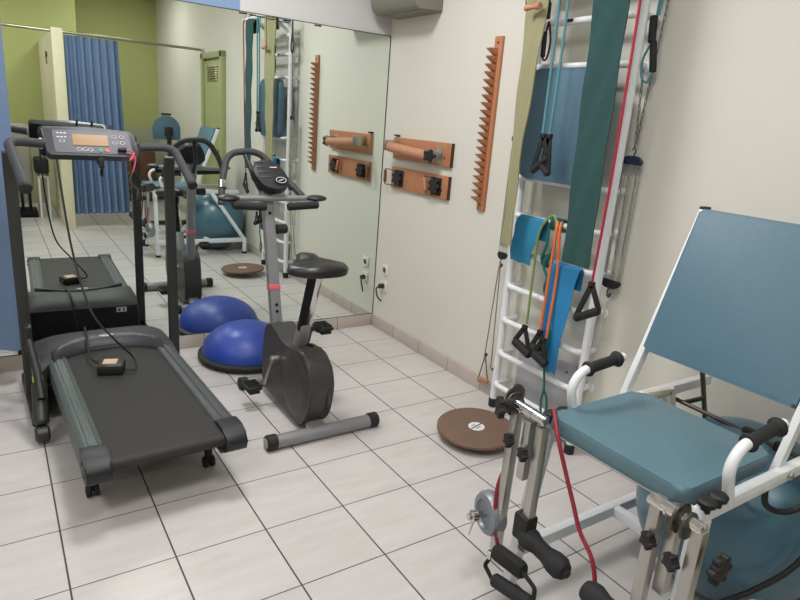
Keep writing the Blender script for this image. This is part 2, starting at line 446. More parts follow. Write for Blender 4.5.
# ================================================================ TREADMILL
t = thing('treadmill', 'dark grey folding treadmill with console, standing in front of the mirror', 'treadmill', (-1.96, -1.1, 0))
XC = -1.955
f = B()
for sx in (-1, 1): f.bar((XC+sx*.25, -1.66, .19), (XC+sx*.25, -.5, .19), .05, .06, .006)
f.bar((XC-.27, -1.45, .17), (XC+.27, -1.45, .17), .04, .04); f.bar((XC-.3, -.40, .1), (XC+.3, -.40, .1), .06, .06); f.bar((XC-.26, -1.0, .17), (XC+.26, -1.0, .17), .04, .04)
f.box((XC, -1.05, .235), (.48, 1.14, .012), .004)
f.bar((XC, -.40, .1), (XC, -.45, .2), .3, .03)
obj('frame', f, 'charcoal_metal', t)
bl = B(); yy0, yy1 = -1.685, -.46
prof = [(yy1, .268)]+[(yy0-.026*math.sin(a), .242+.026*math.cos(a)) for a in [i*PI/8 for i in range(9)]]+[(yy1, .216)]
bl.prism([(a, b_) for a, b_ in prof], (XC+.014, 0, 0), (0, 1, 0), (0, 0, 1), .43)
obj('belt', bl, 'belt_rubber', t)
for sx, mm in ((-1, 'rail_green'), (1, 'rail_grey')):
    rb = B(); cx = XC+.014+sx*.256
    w2 = .042
    pr = [(-w2, .19), (-w2, .272), (-w2+.01, .282), (-.024, .284), (-.022, .280), (-.010, .280), (-.008, .285), (.008, .285), (.010, .281), (.022, .281), (.024, .284), (w2-.012, .282), (w2, .270), (w2, .19)]
    if sx < 0: pr = [(-a, b_) for a, b_ in pr][::-1]
    rb.prism(pr, (cx, (-.62-1.60)/2, 0), (1, 0, 0), (0, 0, 1), .98)
    obj('side_rail', rb, mm, t)
    ec = B(); ec.prism(rpoly([(-1.59, .19), (-1.58, .288), (-1.67, .290), (-1.735, .262), (-1.74, .215), (-1.71, .188)], .022), (cx, 0, 0), (0, 1, 0), (0, 0, 1), .088, .008)
    e_ = obj('end_cap', ec, 'black_plastic', t)
    for a, b_ in ((-1.69, .22), (-1.65, .255)): obj('screw', B().cyl((cx+sx*.042, a, b_), (cx+sx*.048, a, b_), .008, 12), 'dark_steel', e_)
# small caster wheels
for sx in (-1, 1):
    wl = B(); x = XC+sx*.235; yw = -1.475
    wl.cyl((x-.024, yw, .026), (x-.005, yw, .026), .026, 20, .004); wl.cyl((x+.005, yw, .026), (x+.024, yw, .026), .026, 20, .004)
    wl.cyl((x-.026, yw, .026), (x+.026, yw, .026), .006); wl.box((x, yw+.005, .10), (.03, .03, .13), .006)
    obj('wheel', wl, 'rubber_black', t)
w_ = B(); w_.box((XC+.03, -1.6, .19), (.05, .03, .03), .006)
obj('roller_bracket', w_, 'black_plastic', t)
# motor hood: a low cover whose rear edge is an arch
hd = B(); HW = .318
def arch_y(u): return -.535-.165*abs(u)**2.6
rows = []
us = [-1+2*i/24 for i in range(25)]
def edge(u): return 1-.0*u
sec = []
for kind in range(11):
    row = []
    for u in us:
        ya = arch_y(u)-.01; dz = -.035*abs(u)**5
        pts = [(-.275, .03), (-.268, .12), (-.268, .22), (-.285, .275), (-.325, .305), (-.40, .318), (-.47, .319), (min(-.49, ya+.10), .318), (ya+.03, .306), (ya, .292), (ya, .20)]
        y, z = pts[kind]
        row.append((XC+HW*u, y, z+(dz if z > .2 else 0)))
    rows.append(row)
hd.sheet(rows)
bmh = hd.bm; bmh.verts.ensure_lookup_table()
L0 = [bmh.verts[i*25] for i in range(11)]; R0 = [bmh.verts[i*25+24] for i in range(11)]
q0 = bmh.verts.new((XC-HW, -.70, .03)); q1 = bmh.verts.new((XC+HW, -.70, .03))
bmh.faces.new(L0+[q0]); bmh.faces.new((R0+[q1])[::-1])
ho = obj('motor_hood', hd, 'hood_plastic', t)
obj('front_cover', B().box((XC, -.262, .15), (.62, .02, .22), .008), 'hood_black', ho)
ar = B(); grid = []
for i in range(31):
    u = -1+2*i/30
    x = XC+u*.262
    ya = arch_y(u*.262/HW*1.12); wd_ = .085-.03*abs(u)
    def zz(y):
        d = y-ya
        z = .292+(.026 if d > .04 else .026*d/.04) if d > 0 else .286
        return z-.035*abs(u*.262/HW)**5+.006
    grid.append([(x, ya-.012, .27), (x, ya-.006, zz(ya)-.004), (x, ya+.02, zz(ya+.02)), (x, ya+.045, zz(ya+.045)), (x, ya+wd_, zz(ya+wd_)), (x, ya+wd_+.004, zz(ya+wd_)-.02)])
ar.sheet(grid, .003)
obj('arch_trim', ar, 'arch_plastic', ho)
lg = B(); lg.tube([(XC+.01+.034*math.cos(a), -.492+.014*math.sin(a), .3265) for a in [i*2*PI/20 for i in range(20)]], .0018, closed=True, seg=6)
lg.box((XC+.01, -.492, .3265), (.058, .007, .002))
obj('badge', lg, 'light_marks', ho, 'small oval badge')
# mirror-side sticker
st = B(); st.box((-1.745, -.2505, .235), (.06, .003, .03)); 
so = obj('sticker', st, 'light_marks', ho, 'small white sticker with grey marks')
s2 = B(); s2.box((-1.76, -.2485, .235), (.018, .001, .02)); s2.box((-1.732, -.2485, .235), (.012, .001, .02)); obj('print', s2, 'dark_steel', so)
# posts
XPL, XPR, YP = -2.312, -1.592, -.47
for x, nm in ((XPL, 0), (XPR, 1)):
    pb = B(); pb.sweep(fillet([(x, YP-.02, .05), (x, YP, 1.20), (x, YP-.02, 1.27)], .03), [(a*.7, b_) for a, b_ in rpoly([(-.02, -.026), (.02, -.026), (.02, .026), (-.02, .026)], .008)])
    obj('post', pb, 'charcoal_metal', t)
    hb = B()
    s = 1 if nm else -1
    end = -1.13 if nm == 0 else -.86
    inner = XC+s*.215
    path = fillet([(inner, YP-.03, 1.315), (x+s*.012, YP-.05, 1.325), (x+s*.012, end+.02, 1.17)], .11, 8) if nm else fillet([(inner, YP-.03, 1.315), (x-.005, YP-.12, 1.33), (x+.01, end, 1.19)], .11, 8)
    hb.tube(path, .0205, seg=16)
    hh = obj('handlebar', hb, 'foam_grey', t)
    d = (path[-1]-path[-2]).normalized()
    obj('grip_cap', B().cyl(path[-1]-d*.01, path[-1]+d*.015, .0235, 16, .005), 'rubber_black', hh)
bs = B()
for x in (XPL, XPR): bs.bar((x, -.2, .035), (x, -.78, .035), .05, .06, .01)
bs.bar((XPL, -.24, .045), (XPR, -.24, .045), .05, .05, .006)
obj('base', bs, 'black_plastic', t)
# left side mechanism + strut
ms = B(); ms.tube([(-2.315, -.70, .42), (-2.30, -.80, .30), (-2.298, -.9, .2)], .018, .04); ms.box((-2.31, -.62, .40), (.03, .07, .14), .006)
obj('latch_bracket', ms, 'black_plastic', t)
ms = B(); ms.cyl((-2.30, -.74, .33), (-2.30, -.79, .27), .02, 14); obj('spring_cylinder', ms, 'chrome', t)
ms = B(); ms.cyl((-2.30, -.79, .27), (-2.30, -.815, .24), .022, 14); obj('yellow_collar', ms, mat('yellow_plastic', (190, 190, 70), .5), t)
ms = B(); ms.cyl((-2.295, -.80, .25), (-2.31, -.94, .09), .033, 18, .014); ms.cyl((-2.34, -.95, .05), (-2.28, -.95, .05), .038, 18, .01)
obj('transport_strut', ms, 'charcoal_metal', t)
# console
CR = rot('X', 62)      # panel tilted toward the user
cc = V(XC+.0, -.46, 1.33)
def cpt(u, vv, n=0): return cc+CR @ V(u, vv, n)
co = B(); co.prism(rpoly([(-.195, -.072), (.215, -.072), (.2, .062), (0, .078), (-.215, .07)], .012), cc-CR @ V(0, 0, .03), CR @ V(1, 0, 0), CR @ V(0, 1, 0), .06, .008)
con = obj('console', co, 'console_plastic', t)
bkp = B(); bkp.prism(rpoly([(-.22, -.05), (.17, -.05), (.18, .075), (-.22, .09)], .02), cc-CR @ V(0.0, -.01, .075), CR @ V(1, 0, 0), CR @ V(0, 1, 0), .05, .006)
obj('back_shell', bkp, 'hood_black', con)
obj('face_panel', B().prism(rpoly([(-.165, -.06), (.185, -.06), (.175, .055), (-.168, .055)], .01), cc+CR @ V(0, 0, .001), CR @ V(1, 0, 0), CR @ V(0, 1, 0), .003), mat('face_grey', (74, 74, 88), .4), con)
obj('display', B().prism([(-.085, -.022), (.075, -.022), (.075, .035), (-.085, .035)], cc+CR @ V(0, 0, .004), CR @ V(1, 0, 0), CR @ V(0, 1, 0), .003), 'lcd', con, 'amber liquid crystal display')
bt = B()
for k, (u, vv) in enumerate(((-.145, .038), (-.13, .038), (-.115, .038), (-.145, .018), (-.13, .018), (-.115, .018))): bt.box(cpt(u, vv, .004), (.011, .006, .002), 0, CR)
for u, vv in ((-.13, -.002), (.105, .03), (.14, .03), (.105, -.002), (.14, -.002), (-.06, -.043), (-.035, -.043), (-.01, -.043)):
    bt.tube([cpt(u+.011*math.cos(a), vv+.008*math.sin(a), .004) for a in [i*PI/6 for i in range(12)]], .002, seg=5, closed=True)
obj('button_ring', bt, 'light_marks', con)
obj('red_button', B().cyl(cpt(.065, -.043, 0), cpt(.065, -.043, .006), .011, 14), 'button_red', con)
obj('green_button', B().cyl(cpt(.035, -.043, 0), cpt(.035, -.043, .006), .011, 14), 'button_green', con)
obj('safety_key', B().box(cpt(.135, -.04, .012), (.04, .018, .02), .004, CR), 'rubber_black', con)
k1 = B(); k1.tube(spline([cpt(.15, -.045, .02), cpt(.185, -.06, .02), cpt(.16, -.10, .02), cpt(.19, -.08, .015), cpt(.175, -.14, .01), cpt(.165, -.16, .0)], 6), .004, seg=8)
obj('safety_cord', k1, 'button_red', con)
k1 = B(); k1.tube(spline([cpt(.165, -.16, .0), cpt(.15, -.21, .0), cpt(.18, -.25, .0), cpt(.17, -.3, 0)], 6), .006, seg=8); k1.box(cpt(.175, -.29, 0), (.02, .012, .05), .004)
obj('clip', k1, 'rubber_black', con)
k1 = B(); k1.tube([cpt(.03, -.07, 0), cpt(.03, -.085, .0)], .003, seg=6); k1.box(cpt(.03, -.11, 0), (.025, .012, .05), .004); obj('hanging_tag', k1, 'rubber_black', con)
k1 = B()
for u in (.03, .11): k1.cyl(cpt(u, .085, -.06), cpt(u, .125, -.07), .006, 10)
obj('book_peg', k1, 'rubber_black', con)
obj('bracket', B().box((XC-.222, -.485, 1.315), (.014, .03, .05), .004), 'white_plastic', con)

t.rotation_euler = (0, 0, math.radians(1.8))
# black power box resting on the belt, with its two leads
t = thing('power_adapter', 'black power box with a beige label lying on the treadmill belt', 'adapter', (-2.0, -.87, .268))
pb = B(); pb.box((-2.0, -.87, .2945), (.118, .10, .05), .01, rot('Z', -18))
po = obj('case', pb, 'black_plastic', t)
obj('label_plate', B().box((-2.003, -.862, .3205), (.062, .062, .002), 0, rot('Z', -18)), 'beige_label', po, 'beige paper label')
cb_ = B(); cb_.tube(spline([(-2.045, -.825, .30), (-2.075, -.74, .305), (-2.07, -.62, .32), (-2.06, -.47, .338), (-2.05, -.33, .325), (-2.04, -.235, .2), (-2.02, -.22, .05), (-1.9, -.15, .012)], 8), .005, seg=8)
obj('lead', cb_, 'cord_black', t)
cb_ = B(); cb_.tube(spline([(-2.14, -.56, 1.25), (-2.135, -.62, 1.1), (-2.115, -.72, .82), (-2.07, -.86, .58), (-1.98, -.9, .44), (-1.9, -.87, .33), (-1.9, -.92, .285), (-1.945, -.90, .29)], 8), .005, seg=8)
obj('lead', cb_, 'cord_black', t)

# ================================================================ EXERCISE BIKE
BX = -1.155
t = thing('exercise_bike', 'black and grey upright exercise bike beside the treadmill', 'exercise bike', (BX, -1.15, 0))
def yz(p): return [(a, b_) for a, b_ in p]
hp = rpoly([(-.84, .06), (-.83, .20), (-.86, .40), (-.93, .455), (-1.03, .43), (-1.10, .40), (-1.20, .40), (-1.38, .44), (-1.47, .30), (-1.43, .12), (-1.36, .045), (-1.30, .03)], [.03, .05, .06, .04, .05, .05, .05, .14, .14, .1, .03, .02], 6)
hs = B(); hs.prism(hp, (BX, 0, 0), (0, 1, 0), (0, 0, 1), .13, .015)
hb = obj('housing', hs, 'bike_black', t)
ds = B()
dprof = [(0, .012), (.12, .012), (.165, .008), (.19, -.01), (.19, -.03)]
for s in (-1, 1):
    ds.lathe([(r, (h+.062)) for r, h in dprof], (BX, -1.27, .235), (s, 0, 0), 40)
obj('flywheel_cover', ds, 'bike_black', hb)
pt_ = B()
for z, y, l in ((.33, -1.09, .05), (.10, -1.14, .07)): pt_.box((BX-.078, y, z), (.002, l, .012), 0, rot('X', -8))
obj('faded_print', pt_, mat('print_brown', (84, 66, 56), .6), hb)
ft = B(); ft.bar((BX, -1.36, .05), (BX, -1.44, .045), .08, .05, .008); ft.bar((BX, -.74, .05), (BX, -.86, .07), .07, .05, .008)
obj('frame_rail', ft, 'bike_grey', t)
sb = B(); sb.tube([(BX-.235, -1.45, .036), (BX+.285, -1.45, .036)], .034, seg=20)
so = obj('rear_stabilizer', sb, 'bike_grey', t)
for x0, x1 in ((BX-.28, BX-.225), (BX+.275, BX+.33)):
    ec = obj('end_cap', B().cyl((x0, -1.45, .038), (x1, -1.45, .038), .038, 20, .006), 'rubber_black', so)
obj('pale_disc', B().cyl((BX-.282, -1.45, .038), (BX-.279, -1.45, .038), .026, 20), 'cream_vinyl', ec)
sb = B(); sb.tube([(BX-.13, -.75, .036), (BX+.13, -.75, .036)], .03, seg=16)
so = obj('front_stabilizer', sb, 'bike_grey', t)
for s in (-1, 1): obj('end_cap', B().cyl((BX+s*.12, -.75, .036), (BX+s*.17, -.75, .036), .035, 16, .005), 'rubber_black', so)
# mast
mb = B(); mb.sweep([(BX-.005, -.90, .34), (BX-.02, -.74, 1.13)], rpoly([(-.026, -.029), (.026, -.029), (.026, .029), (-.026, .029)], .010))
mast = obj('mast', mb, 'bike_grey', t)
hl = B()
for zf in (.20, .245, .12, .86): 
    p = V(BX-.005, -.90, .34).lerp(V(BX-.02, -.74, 1.13), zf); obj('adjust_hole', B().cyl(p+V(0, -.02, 0), p+V(0, -.0295, 0), .009, 12), 'rubber_black', mast)
p = V(BX-.005, -.90, .34).lerp(V(BX-.02, -.74, 1.13), .36)
obj('pink_tape', B().box(p, (.0605, .0545, .03), .002, rot('X', -11)), 'pink_tape', mast)
obj('tension_knob', B().cyl((BX+.02, -.78, .93), (BX+.085, -.78, .93), .026, 18, .006), 'rubber_black', mast)
# crossbar, arm rests
hb = B(); hb.tube([(BX-.24, -.80, 1.10), (BX+.22, -.80, 1.10)], .016, seg=12); hbo = obj('crossbar', hb, 'bike_grey', t)
for s in (-1, 1):
    pd = B(); pd.sphere((BX-.01+s*.245, -.83, 1.105), .055, 20, (1.05, .85, .32)); obj('end_pad', pd, 'black_plastic', hbo)
    gp = B(); a = .05 if s > 0 else .02; gp.cyl((BX-.01+s*.06, -.87, 1.065), (BX-.01+s*.235, -.87, 1.075), .021, 16, .005); obj('foam_grip', gp, 'foam_black', hbo)
hb = B(); pth = fillet([(BX-.24, -.66, 1.05), (BX-.215, -.60, 1.17), (BX-.16, -.52, 1.31), (BX+.02, -.50, 1.325), (BX+.12, -.58, 1.21), (BX+.20, -.72, 1.10)], .07, 6)
hb.tube(pth, .0185, seg=14)
ho_ = obj('handlebar', hb, 'foam_grey', t)
obj('silver_band', B().cyl((BX-.222, -.625, 1.13), (BX-.216, -.605, 1.165), .0225, 14), 'chrome', ho_)
hb = B(); hb.tube([(BX-.015, -.72, 1.08), (BX-.03, -.60, 1.17), (BX-.06, -.52, 1.30)], .014, .04); obj('handlebar_stem', hb, 'charcoal_metal', ho_)
# round console head
PR = rot('X', 52)
pc = V(BX-.01, -.76, 1.205)
hd = B(); hd.prism(rpoly([(-.065, .092), (.04, .092), (.09, -.0), (.09, -.068), (.02, -.09), (-.055, -.068), (-.105, .03)], .028), pc, PR @ V(1, 0, 0), PR @ V(0, 1, 0), .055, .014)
hc = obj('console', hd, 'black_plastic', t)
g = B()
for k in range(4): g.box(pc+PR @ V(-.055+.008*k, .075-.03*k, .029), (.055, .009, .003), .001, PR)
obj('button', g, 'console_plastic', hc)
g = B(); g.prism([(.036*math.cos(a), .026*math.sin(a)) for a in [i*PI/10 for i in range(20)]], pc+PR @ V(.045, -.035, .03), PR @ V(1, 0, 0), PR @ V(0, 1, 0), .006); obj('dial', g, 'hood_black', hc)
g = B(); g.tube([pc+PR @ V(.045+.028*math.cos(a), -.035+.017*math.sin(a), .034) for a in [i*PI/10 for i in range(20)]], .002, seg=6, closed=True); g.box(pc+PR @ V(.045, -.035, .034), (.03, .004, .002), 0, PR @ rot('Z', 20)); g.box(pc+PR @ V(.02, .045, .029), (.04, .005, .002), 0, PR)
obj('dial_mark', g, 'light_marks', hc)
# seat post + saddle
sp_ = B(); sp_.bar((BX, -1.165, .36), (BX, -1.235, .54), .055, .06, .01); obj('seat_tube', sp_, 'bike_grey', t)
sp_ = B(); sp_.bar((BX-.012, -1.225, .5), (BX-.012, -1.345, .83), .032, .045, .006); so = obj('seat_post', sp_, 'hood_black', t)
sp_ = B(); sp_.bar((BX+.014, -1.243, .52), (BX+.014, -1.358, .83), .016, .035, .004); obj('chrome_strip', sp_, 'chrome', so)
sp_ = B(); sp_.cyl((BX+.03, -1.23, .50), (BX+.07, -1.23, .50), .012); sp_.cyl((BX+.065, -1.23, .50), (BX+.1, -1.23, .50), .024, 8, .006); obj('height_knob', sp_, 'rubber_black', t)
sd = B()
outl = []; 
for i in range(28):
    a = 2*PI*i/28; c, s = math.cos(a), math.sin(a)      # y forward (nose) = +s
    y = .12*s if s < 0 else .155*s
    wd = .135*(1 if s < 0 else (1-.72*min(1, s*1.05)**.8)); x = wd*(abs(c)**.75)*(1 if c > 0 else -1)
    if s > 0: x = wd*(1 if c > 0 else -1)*abs(c)**.5
    outl.append((x, y))
rings = []
for (k, z) in ((.80, -.04), (.97, -.035), (1.0, -.012), (.985, .002), (.92, .014), (.66, .020), (.3, .021)):
    rings.append([(BX+x*k*1.12, -1.345+y*k*1.12, .865+z+(-.012*(abs(x)/.135)**2 if z > 0 else 0)+(.012 if y > .1 else 0)) for x, y in outl])
Vr = [[sd.bm.verts.new(p) for p in r] for r in rings]
for a, b_ in zip(Vr, Vr[1:]):
    for i in range(28): sd.bm.faces.new((a[i], a[(i+1) % 28], b_[(i+1) % 28], b_[i]))
sd.bm.faces.new(Vr[0]); sd.bm.faces.new(Vr[-1])
obj('saddle', sd, 'saddle_vinyl', t, ang=60)
# cranks and pedals
for s, ang_, px_ in ((-1, 1, -.155), (1, -1, .155)):
    hub = V(BX+s*.09, -1.05, .285)
    if s < 0: tip = V(BX-.115, -1.0, .125)
    else: tip = V(BX+.10, -1.10, .45)
    cr = B(); cr.cyl(hub-V(s*.03, 0, 0), hub+V(s*.012, 0, 0), .022, 14, .004); cr.bar(hub, tip, .012, .022, .003, hint=(1, 0, 0)); 
    c_ = obj('crank', cr, 'dark_steel' if s > 0 else 'brushed_steel', t)
    pd = B(); pc_ = tip+V(s*.07, 0, 0); pd.cyl(tip, pc_, .007, 8); pd.box(pc_+V(0, 0, .004), (.085, .11, .024), .012); 
    for k in range(4): pd.box(pc_+V(0, -.036+.024*k, .02), (.07, .008, .008), .003)
    pd.box(pc_+V(0, 0, -.016), (.06, .1, .02), .006)
    obj('pedal', pd, 'rubber_black', c_)

# ================================================================ BALANCE DOME
t = thing('balance_dome', 'blue half-ball balance trainer on a black base by the mirror', 'balance trainer', (-1.12, -.30, 0))
R_ = .298
b_ = B(); b_.lathe([(0, .0), (.24, 0), (R_-.01, .012), (R_+.005, .025), (R_+.005, .042), (R_-.01, .052), (R_-.03, .054), (0, .054)], (-1.12, -.30, 0), (0, 0, 1), 48); obj('platform', b_, 'rubber_black', t)
b_ = B(); pr = [(R_-.022, .052)]+[((R_-.022)*math.cos(a), .054+.185*math.sin(a)) for a in [i*PI/2/14 for i in range(1, 14)]]+[(0, .239)]
b_.lathe(pr, (-1.12, -.30, 0), (0, 0, 1), 48)
do = obj('dome', b_, 'bosu_blue', t)
obj('valve', B().cyl((-1.10, -.572, .075), (-1.10, -.584, .072), .009, 12), 'white_plastic', do)

# ================================================================ WOBBLE BOARD
wc = V(-.425, -1.785, 0)
t = thing('wobble_board', 'round brown balance board on the floor tiles before the wall bars', 'balance board', tuple(wc))
WR = Matrix.Rotation(math.radians(1.5), 3, 'X') @ Matrix.Rotation(math.radians(-2), 3, 'Y'); wn = WR @ V(0, 0, 1)
b_ = B(); b_.lathe([(0, 0), (.195, 0), (.203, .003), (.203, .017), (.198, .021), (0, .021)], wc+V(0, 0, .045), wn, 48); bo = obj('disc', b_, 'cork_brown', t)
b_ = B(); b_.lathe([(0, 0), (.03, .004), (.055, .02), (.065, .047), (0, .047)], wc, (0, 0, 1), 24); obj('rocker', b_, 'rubber_black', t)
b_ = B(); b_.lathe([(0, 0), (.042, 0), (.042, .0015), (0, .0015)], wc+wn*.066, wn, 24); lo_ = obj('label_disc', b_, 'label_white', bo, 'white round sticker with a dark blue band')
b_ = B(); b_.box(wc+wn*.0685, (.082, .007, .001), 0, WR @ rot('Z', 12)); b_.box(wc+wn*.0685+V(-.008, .015, 0), (.03, .004, .001), 0, WR @ rot('Z', 12)); b_.box(wc+wn*.0685+V(.0, -.017, 0), (.034, .004, .001), 0, WR @ rot('Z', 12))
obj('print', b_, 'navy_plastic', lo_)

# ================================================================ RIGHT WALL FITTINGS
# shoulder ladder
t = thing('finger_ladder', 'tall narrow wooden shoulder ladder with saw-tooth steps on the cream wall', 'shoulder ladder', (0, -1.15, 1.08))
b_ = B(); b_.box((-.009, -1.15, 1.555), (.018, .062, .955), .003); fo = obj('backboard', b_, 'wood_orange', t)
obj('screw', B().cyl((-.018, -1.15, 2.0), (-.021, -1.15, 2.0), .006, 10).cyl((-.018, -1.15, 1.11), (-.021, -1.15, 1.11), .006, 10), 'dark_steel', fo)
for k in range(21):
    z = 1.125+k*.0405
    b_ = B(); b_.prism([(-.018, -.004), (-.018, .034), (-.072, .033), (-.07, .027)], (0, -1.15+.012, z), (1, 0, 0), (0, 0, 1), .036, .0)
    obj('step', b_, 'wood_orange', t)
# forearm rollers
def board(z, name, lab):
    t = thing(name, lab, 'wrist exerciser', (0, -.51, z-.075))
    b_ = B(); b_.box((-.011, -.5, z), (.022, .665, .145), .002); bo = obj('backboard', b_, 'wood_orange', t)
    b_ = B(); b_.box((-.0115, -.8335, z), (.024, .004, .146), .001); obj('dark_edge', b_, 'wood_edge', bo)
    s_ = B()
    for y in (-.2, -.77): s_.cyl((-.022, y, z-.02), (-.025, y, z-.02), .007, 10)
    obj('screw', s_, 'dark_steel', bo)
    return t
def star(b_, c, ax, r, n=5):
    x, y, z = frame(ax); c = V(c)
    b_.lathe([(0, 0), (r*.75, 0), (r*.8, .008), (r*.75, .02), (0, .024)], c, ax, 20)
    for k in range(n):
        a = 2*PI*k/n; b_.cyl(c+(x*math.cos(a)+y*math.sin(a))*r*.8, c+(x*math.cos(a)+y*math.sin(a))*r*.8+z*.022, r*.28, 10, .004)
    return b_
t = board(1.367, 'wrist_roller', 'upper wooden wrist roller board with thick horizontal wooden roller and black knob')
b_ = B(); b_.cyl((-.10, -.24, 1.375), (-.10, -.70, 1.35), .033, 24, .006); ro = obj('roller', b_, 'wood_roller', t)
b_ = B(); b_.box((-.07, -.232, 1.385), (.14, .006, .07), .002); b_.box((-.07, -.708, 1.355), (.14, .006, .075), .002); b_.box((-.024, -.72, 1.36), (.004, .06, .10), .001)
obj('bracket', b_, 'brushed_steel', t)
b_ = B(); star(b_, (-.105, -.715, 1.353), (-.45, -1, 0), .04); obj('knob', b_, 'rubber_black', t)
obj('blue_tag', B().box((-.012, -.19, 1.452), (.02, .05, .012), .002), 'navy_plastic', t)
t = board(1.165, 'wrist_turner', 'lower wooden board with two black dials and wooden grip handles')
for y, k in ((-.27, 0), (-.71, 1)):
    b_ = B(); b_.box((-.026, y, 1.165), (.008, .112, .112), .003); po = obj('dial_plate', b_, 'rubber_black', t)
    b_ = B(); star(b_, (-.03, y, 1.165), (-1, 0, 0), .053, 7); obj('dial', b_, 'rubber_black', po)
    s_ = B()
    for a in (-1, 1):
        for c in (-1, 1): s_.cyl((-.03, y+a*.04, 1.165+c*.04), (-.034, y+a*.04, 1.165+c*.04), .005, 8)
    obj('bolt', s_, 'chrome', po)
    gy = y+(.14 if k == 0 else .10); tilt = 0 if k == 0 else .03
    b_ = B(); b_.tube([(-.045, y+.02, 1.215), (-.05, gy, 1.22), (-.05, gy-tilt, 1.11), (-.045, y-.0, 1.115)], .004, .01, 8); ro = obj('wire_handle', b_, 'dark_steel', t)
    b_ = B()
    n = 9
    b_.lathe([(0, 0)]+[(.010+.003*(i % 2), .008+.01*i) for i in range(n)]+[(0, .1)], (-.05, gy, 1.215), (0, -tilt, -.105), 14); obj('wooden_grip', b_, 'wood_dark' if k == 0 else 'wood_roller', ro)
# sockets
for z, lab in ((.476, 'upper white wall socket near the corner, nothing plugged in'), (.353, 'lower white wall socket near the corner with a grey plug')):
    y = -.152
    t = thing('wall_socket', lab, 'socket', (0, y, z))
    b_ = B(); b_.box((-.006, y, z), (.012, .08, .08), .004); fo = obj('plate', b_, 'socket_white', t)
    b_ = B(); b_.lathe([(0, .0), (.018, .0), (.02, .004), (.022, .004)], (-.012, y, z), (-1, 0, 0), 20)
    for s in (-1, 1): b_.cyl((-.012, y+s*.009, z), (-.017, y+s*.009, z), .003, 8)
    obj('outlet', b_, 'plate_grey', fo)
    if z < .4:
        b_ = B(); b_.cyl((-.012, y+.005, z), (-.05, y+.008, z), .018, 14, .005); b_.tube(spline([(-.045, y+.01, z), (-.055, y+.03, z-.03), (-.04, y+.03, z-.09), (-.02, y+.0, z-.12)], 6), .006, seg=8)
        obj('plug', b_, 'charcoal_metal', t)
# air conditioner in the corner, above the mirror height
t = thing('air_conditioner', 'grey box-shaped air conditioner high on the right wall above the corner', 'air conditioner', (0, -.37, 2.2))
b_ = B(); b_.prism(rpoly([(0, 2.205), (-.19, 2.205), (-.225, 2.26), (-.225, 2.47), (0, 2.47)], [0, .02, .03, .03, 0]), (0, -.335, 0), (1, 0, 0), (0, 0, 1), .5, .012); ao = obj('body', b_, 'ac_grey', t)
obj('outlet_flap', B().box((-.12, -.335, 2.203), (.06, .42, .006), .002), 'ac_grey', ao)

# ================================================================ WALL BARS
LY0, LY1, LX = -1.535, -2.115, -.104
t = thing('wall_bars', 'white tubular steel wall bars ladder fixed to the cream wall', 'wall bars', (0, (LY0+LY1)/2, 0))
for y in (LY0, LY1):
    b_ = B(); b_.tube([(LX+.018, y, .05), (LX+.018, y, 2.30), (-.25, y, 2.36)], .021, .06, 16); po = obj('post', b_, 'white_enamel', t)
    obj('rubber_foot', B().cyl((LX+.018, y, 0), (LX+.018, y, .055), .026, 16, .006), 'rubber_black', po)
for k, z in enumerate((.155, .345, .54, .735, .93, 1.12, 1.315, 1.85, 2.045, 2.2)):
    x = LX-.012 if z < 1.2 else LX
    b_ = B(); b_.tube([(-.002, LY0-.012, z), (x, LY0-.012, z), (x, LY1+.012, z), (-.002, LY1+.012, z)], .0155, .05 if z > .4 else .11, 12); obj('rung', b_, 'white_enamel', t)
for z in (.345, .735, 1.12, 1.85):
    b_ = B()
    for y in (LY0, LY1): b_.cyl((0, y, z), (-.006, y, z), .026, 16, .002)
    obj('wall_flange', b_, 'white_enamel', t)
b_ = B(); b_.tube([(-.25, LY0+.03, 2.36), (-.25, -2.30, 2.36)], .019, seg=14); b_.bar((-.25, LY0-.1, 2.36), (-.06, LY0-.02, 2.2), .012, .03); obj('top_bar', b_, 'white_enamel', t)
obj('blue_sticker', B().box((LX-.016, -1.74, 2.047), (.002, .05, .014)), 'navy_plastic', t)
b_ = B(); b_.box((-.022, -1.83, .22), (.018, .40, .42), .004); bo = obj('kick_board', b_, 'plate_grey', t, 'grey board behind the lowest rungs')
obj('screw', B().cyl((-.031, -1.67, .38), (-.034, -1.67, .38), .007, 10).cyl((-.031, -1.98, .38), (-.034, -1.98, .38), .007, 10), 'dark_steel', bo)
# backrest pad clipped on the bars
t = thing('ladder_backrest', 'blue padded backboard with rounded corners mounted on the wall bars', 'backrest', (LX-.03, -1.8, 1.3))
b_ = B(); b_.prism(rpoly([(-2.065, 1.32), (-1.565, 1.32), (-1.565, 1.835), (-2.065, 1.835)], .085), (LX-.045, 0, 0), (0, 1, 0), (0, 0, 1), .05, .014); obj('cushion', b_, 'ladder_vinyl', t)
b_ = B(); b_.tube([(LX+.0, -1.54, 1.325), (LX-.03, -1.54, 1.318), (LX-.03, -2.06, 1.318)], .013, .02); obj('support_bar', b_, 'white_enamel', t)

